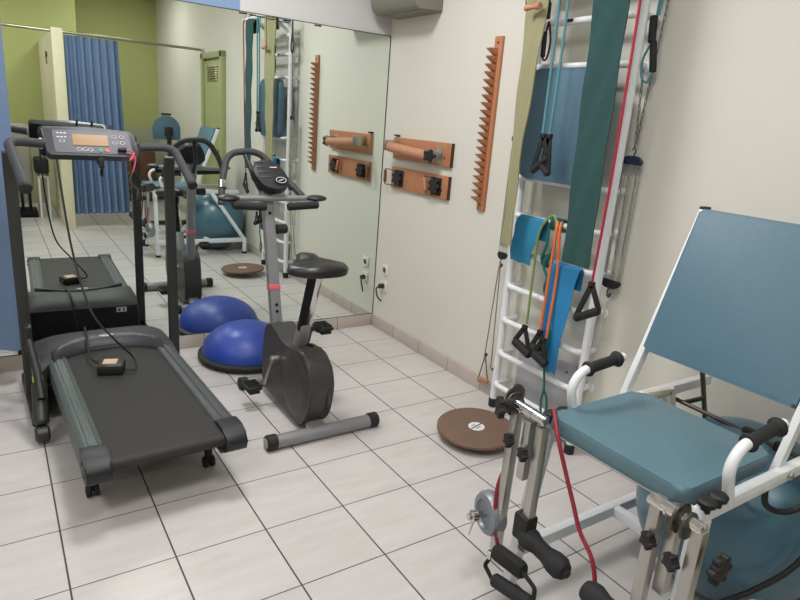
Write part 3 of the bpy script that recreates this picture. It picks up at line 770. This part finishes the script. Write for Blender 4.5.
# slings
def strap(name, lab, m, y0, y1, yb0, yb1, z0, z1, x, wave, cat='sling', dx=0.0, taper=1, fin=0):
    rows = []
    n = 26
    rows.append([(x+.05, y0+(y1-y0)*i/12, z1-.12) for i in range(13)])
    rows.append([(x+.035, y0+(y1-y0)*i/12, z1+.015) for i in range(13)])
    rows.append([(x+dx*(1-i/12)*.6, y0+(y1-y0)*i/12, z1+.025) for i in range(13)])
    for j in range(n+1):
        s = j/n; z = z1-.01-(z1-z0-.01)*s; row = []; s_ = s; s = min(1, s*taper)
        for i in range(13):
            u = i/12; a = y0+(yb0-y0)*s+fin*max(0, s_-.6); c = y1+(yb1-y1)*s+fin*max(0, s_-.6)
            row.append((x-.022+dx*(1-u)+wave*math.sin(u*PI*2+j*.35)*(.4+.6*s)+.004*math.sin(j*.9+u*9), a+(c-a)*u+wave*.5*math.sin(j*.4), z))
        rows.append(row)
    b_ = B(); b_.sheet(rows, .006); o = obj(name, b_, m); tag(o, lab, cat); return o
strap('hanging_sling', 'long khaki fabric sling hanging from the top of the wall bars', 'khaki_fabric', -1.56, -1.745, -1.578, -1.675, 0.985, 2.36, -.235, .002, dx=.03, taper=1.45, fin=-.025)
o = strap('hanging_sling', 'long dark teal velour sling hanging from the top of the wall bars', 'teal_velour', -1.995, -2.175, -2.045, -2.195, .99, 2.36, -.25, .002)

# cloths over rungs
def cloth(name, lab, m, top, bot, xt, th=.003, wav=.006):
    (ya, yb, z1), (yc, yd, z0) = top, bot
    rows = []
    for j in range(15):
        s = j/14
        rows.append([(xt-.004+wav*math.sin(i*.9+j*.5)*s-.012*math.sin(s*PI), (ya+(yc-ya)*s)+((yb+(yd-yb)*s)-(ya+(yc-ya)*s))*i/10+.005*math.sin(j*.8), z1-(z1-z0)*s+.003*math.sin(i*1.1)*s) for i in range(11)])
    back = [[(xt+.03, ya+(yb-ya)*i/10, z1-.10) for i in range(11)], [(xt+.032, ya+(yb-ya)*i/10, z1-.01) for i in range(11)], [(xt+.017, ya+(yb-ya)*i/10, z1+.012) for i in range(11)]]
    b_ = B(); b_.sheet(back+rows, th); o = obj(name, b_, m); return tag(o, lab, 'cloth')
cloth('hanging_cloth', 'short turquoise blue cloth spanning two rungs at the left of the wall bars', 'blue_cloth', (-1.625, -1.81, 1.125), (-1.60, -1.74, .895), -.16, wav=.001)
cloth('hanging_cloth', 'long bright blue cloth hanging down behind the black handles on the wall bars', 'bright_blue_cloth', (-1.88, -2.065, .94), (-1.915, -2.01, .40), -.16, wav=.003)

# D-handle helper: triangle of webbing with a foam grip
def d_handle(parent, top, y_dir, h=.13, w_=.12, tilt=0, rgrip=.0225):
    top = V(top); yd = V(y_dir).normalized()
    a = top+V(0, 0, -h)+yd*(w_/2)+V(0, 0, tilt); c = top+V(0, 0, -h)-yd*(w_/2)-V(0, 0, tilt)
    b_ = B(); b_.bar(top, a, .026, .009, .002, yd.cross(V(0, 0, 1))); b_.bar(top, c, .026, .009, .002, yd.cross(V(0, 0, 1))); b_.box(top, (.02, .03, .022), .005)
    wb = obj('strap', b_, 'webbing_black', parent)
    b_ = B(); b_.cyl(a, c, rgrip, 14, .005); obj('grip', b_, 'foam_black', parent)
def band(name, lab, m, paths, r, handles):
    p0 = paths[0][0]; t = thing(name, lab, 'exercise band', tuple(V(p0)))
    for p in paths:
        b_ = B(); b_.tube(spline(p, 8), r, seg=10); obj('tube', b_, m, t)
    for h in handles: d_handle(t, *h)
    return t
band('resistance_band', 'teal tube band with black handle hanging in front of the blue backboard', 'tube_teal', [[(-.255, -1.81, 2.385), (-.275, -1.81, 2.3), (-.27, -1.815, 1.9), (-.27, -1.82, 1.53)], [(-.255, -1.865, 2.385), (-.275, -1.863, 2.3), (-.27, -1.866, 1.9), (-.27, -1.862, 1.53)]], .0065,
     [((-.27, -1.825, 1.53), (0, 1, 0), .13, .085, -.035, .016), ((-.268, -1.86, 1.53), (0, 1, 0), .15, .05, .02, .016)])
band('resistance_band', 'red tube band hanging at the right post of the wall bars', 'tube_red', [[(-.25, -2.235, 2.385), (-.275, -2.232, 2.32), (-.27, -2.232, 2.0), (-.26, -2.23, 1.4), (-.25, -2.213, .93)]], .0058, [((-.25, -2.213, .925), (0, 1, 0), .14, .12, -.035, .019)])
band('resistance_band', 'olive green tube band looped over a rung of the wall bars', 'tube_green', [[(-.17, -1.90, 1.0), (-.175, -1.89, 1.145), (-.17, -1.85, 1.16), (-.18, -1.80, 1.08), (-.17, -1.785, .9), (-.18, -1.80, .6)]], .0065, [((-.19, -1.80, .585), (0, 1, 0), .115, .12, .02)])
band('resistance_band', 'orange tube band with black handles hanging over the blue cloth', 'tube_orange', [[(-.175, -1.90, 1.145), (-.19, -1.915, 1.1), (-.19, -1.91, .9), (-.2, -1.915, .58)], [(-.175, -1.925, 1.145), (-.19, -1.935, 1.1), (-.18, -1.95, .88), (-.2, -1.96, .58)]], .007, [((-.205, -1.92, .60), (0, 1, 0), .10, .09, .01), ((-.225, -1.96, .575), (0, 1, 0), .10, .09, .015)])
t = thing('knotted_tube', 'dark green tube knotted around two rungs of the wall bars', 'exercise band', (-.14, -1.86, 1.13))
b_ = B()
def coil(b_, y, z, n, r=.026, p=.016):
    b_.tube([(LX-.012+r*math.cos(a), y-p*a/(2*PI), z+r*math.sin(a)) for a in [i*PI/5 for i in range(int(10*n)+1)]], .008, seg=8)
coil(b_, -1.82, 1.12, 5); coil(b_, -1.80, .93, 3)
b_.tube(spline([(-.155, -1.83, 1.12), (-.16, -1.84, 1.03), (-.155, -1.81, .94)], 6), .0065, seg=8); b_.tube(spline([(-.155, -1.88, 1.12), (-.16, -1.885, 1.02), (-.16, -1.84, .92), (-.16, -1.87, .86), (-.155, -1.86, .80), (-.15, -1.9, .7)], 6), .0065, seg=8)
obj('tube', b_, 'tube_dark_green', t)
t = thing('loop_tube', 'dark green tube ending in a loop in front of the grey kick board', 'exercise band', (-.17, -1.97, .5))
b_ = B(); b_.tube(spline([(-.17, -1.955, .62), (-.19, -1.965, .45), (-.18, -1.975, .32), (-.17, -1.96, .24), (-.17, -1.975, .17), (-.17, -2.0, .2), (-.17, -1.995, .26), (-.175, -1.977, .3)], 8), .006, seg=8); obj('tube', b_, 'tube_dark_green', t)
# small hand straps at the top left
t = thing('skipping_rope', 'brown leather strap with black grips hanging at the left post top', 'strap', (-.17, -1.67, 1.88))
b_ = B(); b_.tube(spline([(-.18, -1.66, 2.30), (-.185, -1.665, 2.15), (-.185, -1.67, 2.05)], 6), .005, seg=8); b_.tube(spline([(-.18, -1.675, 2.04), (-.18, -1.66, 1.96), (-.18, -1.665, 1.88), (-.18, -1.69, 1.88), (-.18, -1.70, 1.95), (-.18, -1.68, 2.03)], 6), .005, seg=8); obj('strap', b_, 'wood_edge', t)
b_ = B(); b_.cyl((-.185, -1.665, 2.12), (-.185, -1.668, 2.05), .012, 12, .003); b_.cyl((-.185, -1.663, 1.995), (-.185, -1.668, 1.885), .012, 12, .003); obj('grip', b_, 'rubber_black', t)
t = thing('wooden_peg', 'turned wooden peg handle showing beside the khaki sling', 'peg', (-.32, -1.6, 2.08))
b_ = B(); b_.lathe([(0, 0), (.011, .002), (.013, .03), (.010, .06), (.014, .085), (.014, .10), (0, .104)], (-.25, -1.68, 2.06), (0, .0, 1), 14)
b_ = B(); b_.lathe([(0, 0), (.013, .003), (.014, .02), (.010, .03), (.010, .06), (.016, .075), (.015, .095), (0, .1)], (-.283, -1.615, 2.085), (0, -1, .02), 14); obj('peg', b_, 'wood_roller', t)
b_ = B(); b_.tube(spline([(-.283, -1.62, 2.09), (-.283, -1.61, 2.16), (-.283, -1.63, 2.25), (-.275, -1.64, 2.375)], 6), .003, seg=6); obj('cord', b_, 'wood_edge', t)

t = thing('leather_loop', 'brown leather loop hanging left of the khaki sling, on the wall side', 'strap', (-.1, -1.47, 2.0))
b_ = B(); b_.tube(spline([(-.10, -1.475, 2.40), (-.10, -1.475, 2.22), (-.10, -1.45, 2.12), (-.10, -1.46, 2.07), (-.10, -1.49, 2.06), (-.10, -1.505, 2.12), (-.10, -1.485, 2.22), (-.10, -1.48, 2.40)], 8), .006, seg=8); obj('loop', b_, 'wood_edge', t)
# right pulley: loop tube with black foam grips
t = thing('hanging_grips', 'two black foam grips on a teal loop right of the wall bars', 'exercise band', (-.06, -2.16, 1.8))
b_ = B(); b_.tube(spline([(-.06, -2.19, 2.5), (-.06, -2.18, 2.2), (-.06, -2.17, 2.04)], 6), .006, seg=8); b_.tube(spline([(-.05, -2.165, 2.5), (-.05, -2.16, 2.2), (-.05, -2.155, 2.04)], 6), .006, seg=8)
b_.tube(spline([(-.06, -2.155, 1.93), (-.06, -2.13, 1.87), (-.06, -2.14, 1.80), (-.06, -2.17, 1.78), (-.06, -2.185, 1.82)], 6), .005, seg=8); obj('tube', b_, 'tube_teal', t)
b_ = B(); b_.cyl((-.06, -2.148, 2.04), (-.06, -2.158, 1.935), .016, 14, .004); b_.cyl((-.055, -2.162, 1.945), (-.055, -2.186, 1.82), .0145, 14, .004); obj('grip', b_, 'foam_black', t)

def chain(b_, p0, p1, step=.027, r=.002):
    p0 = V(p0); p1 = V(p1); n = max(2, int((p1-p0).length/step)); x, y, z = frame(p1-p0)
    for k in range(n):
        c = p0.lerp(p1, (k+.5)/n); a_ = x if k % 2 else y
        b_.tube([c+a_*(.0045*math.cos(q))+z*(step*.62*math.sin(q)) for q in [i*PI/4 for i in range(8)]], r, seg=4, closed=True)
def spring(b_, p0, p1, r=.008, wr=.0022, pitch=.012):
    p0 = V(p0); p1 = V(p1); x, y, z = frame(p1-p0); L = (p1-p0).length; n = int(L/pitch)
    b_.tube([p0+z*(L*i/(n*6))+x*(r*math.cos(i*PI/3))+y*(r*math.sin(i*PI/3)) for i in range(n*6+1)], wr, seg=4)
def spring_set(lab, xc, yc, ztop, zbot, w_, top_anchor, chain_to=None):
    t = thing('spring_expander', lab, 'spring expander', (xc, yc, zbot))
    half = w_/2
    for z, nm, s in ((ztop, 'upper_bracket', 1), (zbot, 'lower_bracket', -1)):
        b_ = B(); b_.prism(rpoly([(-half, -.012*s), (half, -.012*s), (half*.95, .012*s), (half*.45, .026*s), (-half*.45, .026*s), (-half*.95, .012*s)][::s], .008), (xc, yc, z), (0, 1, 0), (0, 0, 1), .016, .004)
        obj(nm, b_, 'navy_plastic' if s > 0 else 'rubber_black', t)
    for k in range(3):
        y = yc-half*.72+w_*.72*k/2
        b_ = B()
        for q in (-.006, .006): b_.cyl((xc, y+q, ztop-.01), (xc, y+q, ztop-.06), .0018, 6); b_.cyl((xc, y+q, zbot+.01), (xc, y+q, zbot+.05), .0018, 6)
        b_.cyl((xc, y, ztop-.055), (xc, y, zbot+.045), .0075, 10); obj('spring', b_, 'chrome', t)
    b_ = B(); b_.tube([(xc, yc, ztop+.02), (xc, yc-.012, ztop+.045), (xc, yc, ztop+.065), (xc, yc+.01, ztop+.05)], .003, .008, 6); b_.tube([(xc, yc, zbot-.02), (xc, yc+.012, zbot-.045), (xc, yc, zbot-.075), (xc, yc-.012, zbot-.05)], .0035, .008, 6); b_.sphere((xc, yc, zbot-.06), .011, 10)
    obj('hook', b_, 'dark_steel', t)
    if top_anchor:
        b_ = B(); chain(b_, (xc, yc, ztop+.065), top_anchor); 
        obj('chain', b_, 'dark_steel', t)
    return t
spring_set('long steel spring expander hanging right of the wall bars', -.04, -2.152, 1.45, .90, .105, (-.05, -2.135, 1.83))
# left spring set and its cord with wooden D handle
spring_set('short steel spring expander hanging left of the wall bars', -.09, -1.465, 1.50, .885, .065, (-.09, -1.50, 2.2))
t = thing('hanging_chain', 'pale steel chain hanging on the wall right of the wall bars', 'chain', (-.015, -2.18, 2.3))
b_ = B(); chain(b_, (-.05, -2.215, 2.45), (-.045, -2.175, 1.80)); chain(b_, (-.045, -2.175, 1.80), (-.04, -2.156, 1.53)); obj('chain', b_, 'dark_steel', t)
obj('wall_hook', B().cyl((0, -2.215, 2.46), (-.055, -2.215, 2.46), .006, 10), 'dark_steel', t)
t = thing('hanging_chain', 'pale chain hanging below the long spring expander to the floor', 'chain', (-.015, -2.13, .1))
b_ = B(); chain(b_, (-.015, -2.125, .80), (-.015, -2.115, .12), .02, .002); obj('chain', b_, 'cream_enamel', t)
t = thing('pulley_cord', 'thin cord with a wooden handle hanging left of the wall bars', 'pulley handle', (-.04, -1.40, .1))
b_ = B(); b_.tube([(-.09, -1.45, .815), (-.055, -1.385, .25)], .0032, seg=6); b_.tube([(-.09, -1.46, .815), (-.06, -1.455, .20)], .0032, seg=6); obj('cord', b_, 'cord_grey', t)
b_ = B(); b_.tube([(-.04, -1.375, .25), (-.04, -1.34, .10), (-.04, -1.345, .065)], .0035, .01, 6); b_.tube([(-.04, -1.375, .25), (-.04, -1.415, .12), (-.04, -1.42, .09)], .0035, .01, 6); obj('wire_loop', b_, 'dark_steel', t)
b_ = B(); b_.cyl((-.04, -1.335, .085), (-.04, -1.425, .10), .013, 12, .004); obj('wooden_grip', b_, 'wood_orange', t)
b_ = B(); b_.sphere((-.04, -1.378, .255), .012, 10); b_.sphere((-.04, -1.45, .19), .010, 10); obj('knot', b_, 'dark_steel', t)

# ================================================================ LEG EXTENSION CHAIR
Y0, Y1 = -2.745, -3.255
t = thing('leg_exercise_chair', 'white framed leg exercise chair with blue seat and tall blue backrest', 'exercise chair', (-.6, -3.0, 0))
SQ = .038
f = B()
for y in (Y0, Y1):
    f.bar((-1.045, y, .675), (-.14, y, .675), .03, SQ, .004)            # seat rail
    yb = y+.07 if y > -3 else y
    f.bar((-1.02, yb, .0), (-1.02, y, .66), .038, SQ, .004, hint=(1, 0, 0))     # front leg
    f.bar((-1.02, yb, .155), (-.10, yb, .155), .036, .045, .004)           # base rail
    f.bar((-.10, yb, .02), (-.10, yb, .175), .038, .038, .004, hint=(1, 0, 0))
    f.bar((-.44, y, .665), (-.11, yb, .17), .036, .038, .004, hint=(1, 0, 0))
f.bar((-1.02, Y0, .665), (-1.02, Y1, .665), .02, .022, .003)
f.bar((-.49, Y0+.07, .155), (-.49, Y1, .155), .038, .04, .004); f.bar((-.10, Y0+.07, .155), (-.10, Y1, .155), .04, .04, .004)
fo = obj('frame', f, 'white_enamel', t)
for y in (Y0+.07, Y1):
    for x in (-1.02, -.10): obj('rubber_foot', B().box((x, y, .012), (.044, .044, .024), .004), 'rubber_black', fo)
obj('bolt', B().cyl((-.62, Y1-.018, .677), (-.62, Y1-.026, .677), .012, 12, .003), 'brushed_steel', fo)
b_ = B(); b_.prism(rpoly([(-1.055, -3.22), (-.62, -3.22), (-.62, -2.765), (-1.055, -2.765)], .035), (0, 0, .70), (1, 0, 0), (0, 1, 0), .05, .016); obj('seat', b_, 'teal_vinyl', t)
# backrest
BR0 = V(-.560, 0, .845); BR1 = V(-.385, 0, 1.33); bd = (BR1-BR0).normalized(); bn = V(-bd.z, 0, bd.x)
c0 = (BR0+BR1)/2; hL = (BR1-BR0).length/2
b_ = B(); b_.prism(rpoly([(-.25, -hL), (.25, -hL), (.25, hL), (-.25, hL)], .012), V(c0.x, -2.975, c0.z), (0, 1, 0), bd, .045, .012); bo = obj('backrest', b_, 'blue_vinyl', t)
for y in (-2.722, -3.238):
    obj('backrest_post', B().bar(V(-.635, y, .665), BR1+V(.012, y, .0), .022, .034, .003, hint=(1, 0, 0)), 'white_enamel', t)
obj('post_cap', B().box(BR1+V(.012, -2.722, .006), (.035, .024, .012), .003), 'rubber_black', bo)
# armrests: bent white tubes with black foam grips running towards the back
for y, s in ((-2.76, 0), (-3.265, 1)):
    b_ = B(); pth = fillet([(-.925, y, .68), (-.965, y, .79), (-.93, y, .84), (-.73, y, .859)], .05, 8)
    b_.tube(pth, .0145, seg=14); ao = obj('armrest', b_, 'white_enamel', t)
    b_ = B(); L_ = [(0, 0), (.022, .002), (.025, .008), (.022, .016), (.0175, .022), (.0175, .13), (.023, .136), (.027, .144), (.023, .152), (0, .154)]
    b_.lathe(L_, (-.905, y, .8425), (1, 0, .095), 18); obj('foam_grip', b_, 'foam_black', ao)
    for dx in (0, .05): obj('clamp_knob', B().lathe([(0, 0), (.012, 0), (.012, .016), (.022, .018), (.024, .03), (.018, .036), (0, .038)], (-1.03+dx, y+.0, .688), (0, 0, 1), 12), 'rubber_black', ao)
# rear steel strut and adjusting bar
b_ = B(); b_.bar((-.33, -2.80, .82), (-.13, -2.80, .38), .01, .02, .002); obj('steel_strut', b_, 'dark_steel', t)
b_ = B(); b_.tube([(-.36, -2.75, .635), (-.36, -3.21, .625)], .008, seg=10); b_.bar((-.36, -2.79, .635), (-.30, -2.83, .66), .01, .016); so = obj('adjusting_rod', b_, 'dark_steel', t)
obj('rod_knob', B().box((-.36, -3.03, .632), (.03, .04, .03), .006), 'rubber_black', so); obj('rod_knob', B().box((-.36, -3.14, .63), (.03, .05, .03), .006), 'rubber_black', so)
b_ = B(); b_.bar((-.58, -2.77, .70), (-.43, -2.77, .685), .02, .026, .003); b_.bar((-.432, -2.77, .695), (-.39, -2.77, .58), .02, .035, .003); obj('rear_bracket', b_, 'cream_enamel', t)

# knee levers: chrome pivot, discs, two square tubes, foam roller
def lever(yc, lab, second):
    xa = -1.125 if second else -1.10; za = .70 if second else .722
    ps = B(); ps.cyl((xa, yc+.06, za+.005), (xa, yc-.085, za+.0), .0165, 20, .003); ps.cyl((xa, yc-.03, za), (xa, yc-.035, za), .019, 20); ps.cyl((xa, yc+.01, za), (xa, yc+.005, za), .019, 20)
    po = obj('pivot', ps, 'chrome', t)
    b_ = B()
    if not second: b_.cyl((xa, yc+.055, za+.0), (xa, yc+.047, za+.0), .039, 28, .002)
    else: b_.cyl((xa, yc-.042, za-.01), (xa, yc-.05, za-.01), .035, 28, .002)
    if second: b_.cyl((xa, yc-.02, za), (xa, yc-.028, za), .039, 28, .002)
    else: b_.cyl((xa+.03, yc+.085, za+.01), (xa+.03, yc+.075, za+.01), .039, 28, .002)
    dko = obj('index_disc', b_, 'dark_steel', po)
    b_ = B()
    for k in range(6):
        a = k*PI/3; yy = yc-.0285 if second else yc+.0465
        b_.cyl((xa+.034*math.cos(a), yy, za+.034*math.sin(a)), (xa+.034*math.cos(a), yy-.001, za+.034*math.sin(a)), .006, 8)
    obj('index_hole', b_, 'rubber_black', dko)
    return xa, za
for yc, second in ((-2.715, False), (-3.235, True)):
    xa, za = lever(yc, '', second)
    if not second:
        a1 = (V(xa, yc+.035, .70), V(xa-.01, yc+.035, .20)); a2 = (V(xa, yc-.075, .70), V(xa+.0, yc-.075, .27)); mid = (V(xa, yc-.025, .70), V(xa, yc-.025, .5))
    else:
        a1 = (V(xa, yc+.035, .72), V(xa, yc+.03, .17)); a2 = (V(xa, yc-.075, .70), V(xa+.0, yc-.075, .17)); mid = (V(xa+.03, yc-.0, .70), V(xa+.03, yc-.0, .46))
    for k, (p, q) in enumerate((a1, a2, mid)):
        b_ = B(); b_.bar(p, q, .03, .03, .003, hint=(1, 0, 0)); lo_ = obj('lever_tube', b_, 'brushed_steel', t)
    b_ = B()
    for (yy, zz_) in ((yc+.02, .615), (yc-.045, .60)): star(b_, (xa-.022, yy, zz_), (-1, .3, 0), .022, 5)
    if not second: star(b_, (xa-.035, yc+.06, za-.01), (-1, .5, 0), .033, 6)
    else: star(b_, (xa+.02, yc-.115, .62), (0, -1, 0), .036, 6)
    obj('star_knob', b_, 'rubber_black', t)
    # foam roller below: from lever 2 toward the viewer side
    b_ = B(); e0 = V(xa-.0, yc-.06, .325) if not second else V(xa-.03, yc+.17, .36); dv = V(-.05, -1, -.05) if not second else V(.0, -1, -.0)
    b_.lathe([(0, 0), (.026, .004), (.034, .02), (.036, .04), (.027, .07), (.027, .11), (.036, .145), (.036, .17), (.026, .188), (.012, .192), (.012, .2), (0, .202)], e0, dv, 20); obj('foam_roller', b_, 'foam_black', t)
    if not second:
        b_ = B(); b_.box((xa+.0, yc-.065, .35), (.05, .06, .09), .008); obj('roller_clamp', b_, 'rubber_black', t)
# weight disc on the left lever
b_ = B(); wc = V(-1.10, -2.625, .30); wa = V(-1, .2, .0).normalized()
b_.lathe([(0, -.028), (.05, -.028), (.068, -.024), (.075, -.012), (.075, .012), (.068, .024), (.05, .028), (.045, .018), (.02, .018), (0, .018)], wc, wa, 36)
wo = obj('weight_plate', b_, 'weight_grey', t, 'round grey iron weight')
b_ = B(); b_.cyl(wc-wa*.04, wc+wa*.085, .012, 14); b_.cyl(wc+wa*.05, wc+wa*.075, .02, 14, .003); b_.cyl(wc+wa*.06+V(0, 0, .0), wc+wa*.065+V(-.01, 0, -.07), .004, 8); obj('collar', b_, 'chrome', wo)
b_ = B(); b_.cyl((-1.11, -2.68, .30), wc-wa*.02, .012, 10); obj('weight_pin', b_, 'brushed_steel', wo)

# ankle strap on the floor end of the left lever and red cord
t = thing('ankle_strap', 'black ankle strap and foam grip hooked at the foot of the left lever', 'strap', (-1.1, -2.72, .1))
b_ = B(); b_.box((-1.135, -2.77, .225), (.045, .14, .055), .018, rot('X', -6)); b_.tube([(-1.14, -2.83, .235), (-1.14, -2.89, .215), (-1.15, -2.90, .165)], .007, .01, 8); b_.tube([(-1.14, -2.70, .2), (-1.15, -2.68, .15), (-1.15, -2.72, .125)], .007, .01, 8); obj('webbing', b_, 'webbing_black', t)
b_ = B(); b_.cyl((-1.15, -2.73, .13), (-1.15, -2.895, .165), .023, 14, .006); obj('grip', b_, 'foam_black', t)
obj('metal_ring', B().box((-1.15, -2.70, .205), (.02, .02, .03), .004), 'chrome', t)
t = thing('red_cord', 'dark red elastic cord running from the seat down to the floor', 'cord', (-1.0, -2.8, .4))
b_ = B(); b_.tube(spline([(-1.03, -2.77, .712), (-1.06, -2.79, .745), (-1.10, -2.85, .70), (-1.10, -2.895, .615), (-1.10, -2.94, .535), (-1.10, -2.98, .465), (-1.10, -3.04, .40), (-1.11, -3.06, .30), (-1.15, -3.0, .12), (-1.17, -2.93, .04), (-1.15, -2.90, .02)], 8), .0065, seg=10); obj('cord', b_, 'cord_red', t)
b_ = B(); b_.tube(spline([(-1.12, -2.70, .22), (-1.125, -2.675, .3), (-1.12, -2.66, .42), (-1.10, -2.67, .52)], 8), .0065, seg=10); obj('cord', b_, 'cord_red', t)
# floor-level foot grips near the right lever

# gym ball
b_ = B(); bc = V(-.315, -3.02, .32); b_.sphere(bc, .318, 64)
tag(obj('exercise_ball', b_, 'ball_teal'), 'large teal exercise ball under the leg exercise chair', 'ball')
t = thing('rubber_cable', 'thick black rubber tube looping in front of the teal ball', 'cable', (-.6, -3.2, .1))
b_ = B(); b_.tube(spline([(-.66, -3.235, .645), (-.62, -3.235, .56), (-.56, -3.27, .54), (-.5, -3.32, .60), (-.47, -3.345, .62), (-.46, -3.34, .50), (-.52, -3.31, .36), (-.60, -3.25, .26), (-.70, -3.17, .16), (-.74, -3.15, .02)], 8), .009, seg=10); obj('tube', b_, 'rubber_black', t)

# ================================================================ CURTAINS AND ROD
def curtain(name, lab, x0, x1, y, z0, z1, folds, amp, m='curtain_blue', flare=0.0):
    n = folds*10; rows = []
    ph = [random.uniform(-.5, .5) for _ in range(folds+1)]; am = [random.uniform(.6, 1.2) for _ in range(folds+1)]
    for j in range(13):
        s = j/12; z = z1-(z1-z0)*s; row = []
        for i in range(n+1):
            u = i/n; k = int(u*folds); fr_ = u*folds-k; k2 = min(k+1, folds)
            a = am[k]*(1-fr_)+am[k2]*fr_; p = ph[k]*(1-fr_)+ph[k2]*fr_
            row.append((x0+(x1-x0)*u+flare*s*u, y+amp*a*(.45+.55*s)*math.sin(2*PI*u*folds+p*2*s), z))
        rows.append(row)
    b_ = B(); b_.sheet(rows, .003); return tag(obj(name, b_, m, ang=80), lab, 'curtain')
t = thing('curtain_rod', 'long steel curtain rod reflected in the mirror, crossing to the door frame', 'curtain rod', (-2, -4.435, 2.23))
b_ = B(); b_.cyl((XL+.02, -4.495, 2.23), (-.01, -4.495, 2.23), .016, 16); ro = obj('rod', b_, 'rod_metal', t)
obj('end_fitting', B().cyl((-.001, -4.495, 2.23), (-.03, -4.495, 2.23), .028, 16, .004), 'white_plastic', ro)
curtain('cubicle_curtain', 'blue curtain drawn beside the white column, seen in the mirror', -1.575, -1.01, -4.5, .17, 2.205, 7, .055, flare=.05)
curtain('cubicle_curtain', 'blue curtain at the far left end of the reflected rod', -2.9, -2.2, -4.5, .17, 2.205, 8, .035)
curtain('side_curtain', 'plain blue curtain at the left frame edge beside the treadmill', -3.2, -2.305, -.26, .22, 2.25, 5, .03)
t = thing('curtain_rod', 'short rod carrying the blue curtain beside the treadmill', 'curtain rod', (-3, -.26, 2.27))
obj('rod', B().cyl((XL+.02, -.26, 2.265), (-2.28, -.26, 2.265), .014, 14), 'rod_metal', t)
obj('bracket', B().bar((-2.35, -.26, 2.265), (-2.35, -.012, 2.265), .02, .02), 'rod_metal', t)

# ================================================================ THINGS ACROSS THE ROOM, SEEN IN THE MIRROR
t = thing('padded_stand', 'black exercise stand with a half-round blue pad, reflected in the mirror', 'exercise stand', (-.5, -4.62, 0))
b_ = B(); R0_ = .17; pp = [(R0_*math.cos(a), .13+.17*math.sin(a)) for a in [i*PI/16 for i in range(17)]]; pp = [(.17, 0)]+pp+[(-.17, 0)]
b_.prism(pp, (-.46, -4.60, 1.10), (1, 0, 0), (0, 0, 1), .05, .01); po = obj('pad', b_, 'blue_vinyl', t)
obj('pad_handle', B().box((-.46, -4.60, 1.415), (.12, .03, .025), .008), 'rubber_black', po)
b_ = B(); b_.tube([(-.44, -4.55, 1.2), (-.44, -4.55, .1)], .028, seg=14); b_.box((-.44, -4.56, 1.2), (.1, .04, .12), .02); obj('post', b_, 'rubber_black', t)
b_ = B(); b_.bar((-.7, -4.56, .03), (-.2, -4.56, .03), .05, .05); b_.bar((-.44, -4.3, .03), (-.44, -4.8, .03), .05, .05); obj('base', b_, 'charcoal_metal', t)
t = thing('wooden_cabinet', 'brown wooden cabinet against the green back wall, reflected in the mirror', 'cabinet', (-.75, -6.8, 0))
b_ = B(); b_.box((-.62, -6.87, .4), (.9, .42, .78), .006); bo = obj('body', b_, 'brown_wood', t)
for k in (-1, 1): 
    d_ = obj('door', B().box((-.62+k*.222, -6.652, .4), (.43, .018, .72), .004), 'wood_dark', bo)
    obj('knob', B().sphere((-.62+k*.04, -6.635, .45), .014, 12), 'brushed_steel', d_)
t = thing('cream_couch', 'cream upholstered couch raised on a dark base in the left cubicle', 'couch', (-2.3, -5.4, 0))
b_ = B(); b_.box((-2.29, -5.56, .73), (.70, .12, .86), .05, None, 4); obj('backrest', b_, 'cream_vinyl', t)
b_ = B(); b_.box((-2.3, -5.45, .045), (.74, .34, .09), .01)
for k in range(8): b_.box((-2.6+.085*k, -5.4, .2), (.03, .2, .24), .006)
obj('base', b_, 'hood_black', t)
t = thing('folding_frame', 'white folding metal legs standing beside the partition, reflected behind the treadmill', 'folding chair', (-1.83, -5.2, 0))
b_ = B()
for x in (-1.90, -1.80): b_.tube([(x, -5.15, .0), (x+.01, -5.3, .52), (x+.01, -5.5, .56)], .016, .05, 10); b_.tube([(x, -5.5, 0), (x+.01, -5.3, .52)], .014, 0, 10)
b_.tube([(-1.9, -5.3, .52), (-1.79, -5.3, .52)], .014); obj('frame', b_, 'white_plastic', t)
obj('black_seat', B().box((-1.85, -5.4, .66), (.16, .3, .2), .03), 'rubber_black', t)
t = thing('wall_ring', 'small dark ring on the cream partition left of the column', 'ring', (-1.70, -4.9, 1.9))
b_ = B(); b_.tube([(-1.70, -5.3+.07*math.cos(a), 1.98+.07*math.sin(a)) for a in [i*PI/8 for i in range(13)]], .007, seg=6); obj('ring', b_, 'dark_steel', t)
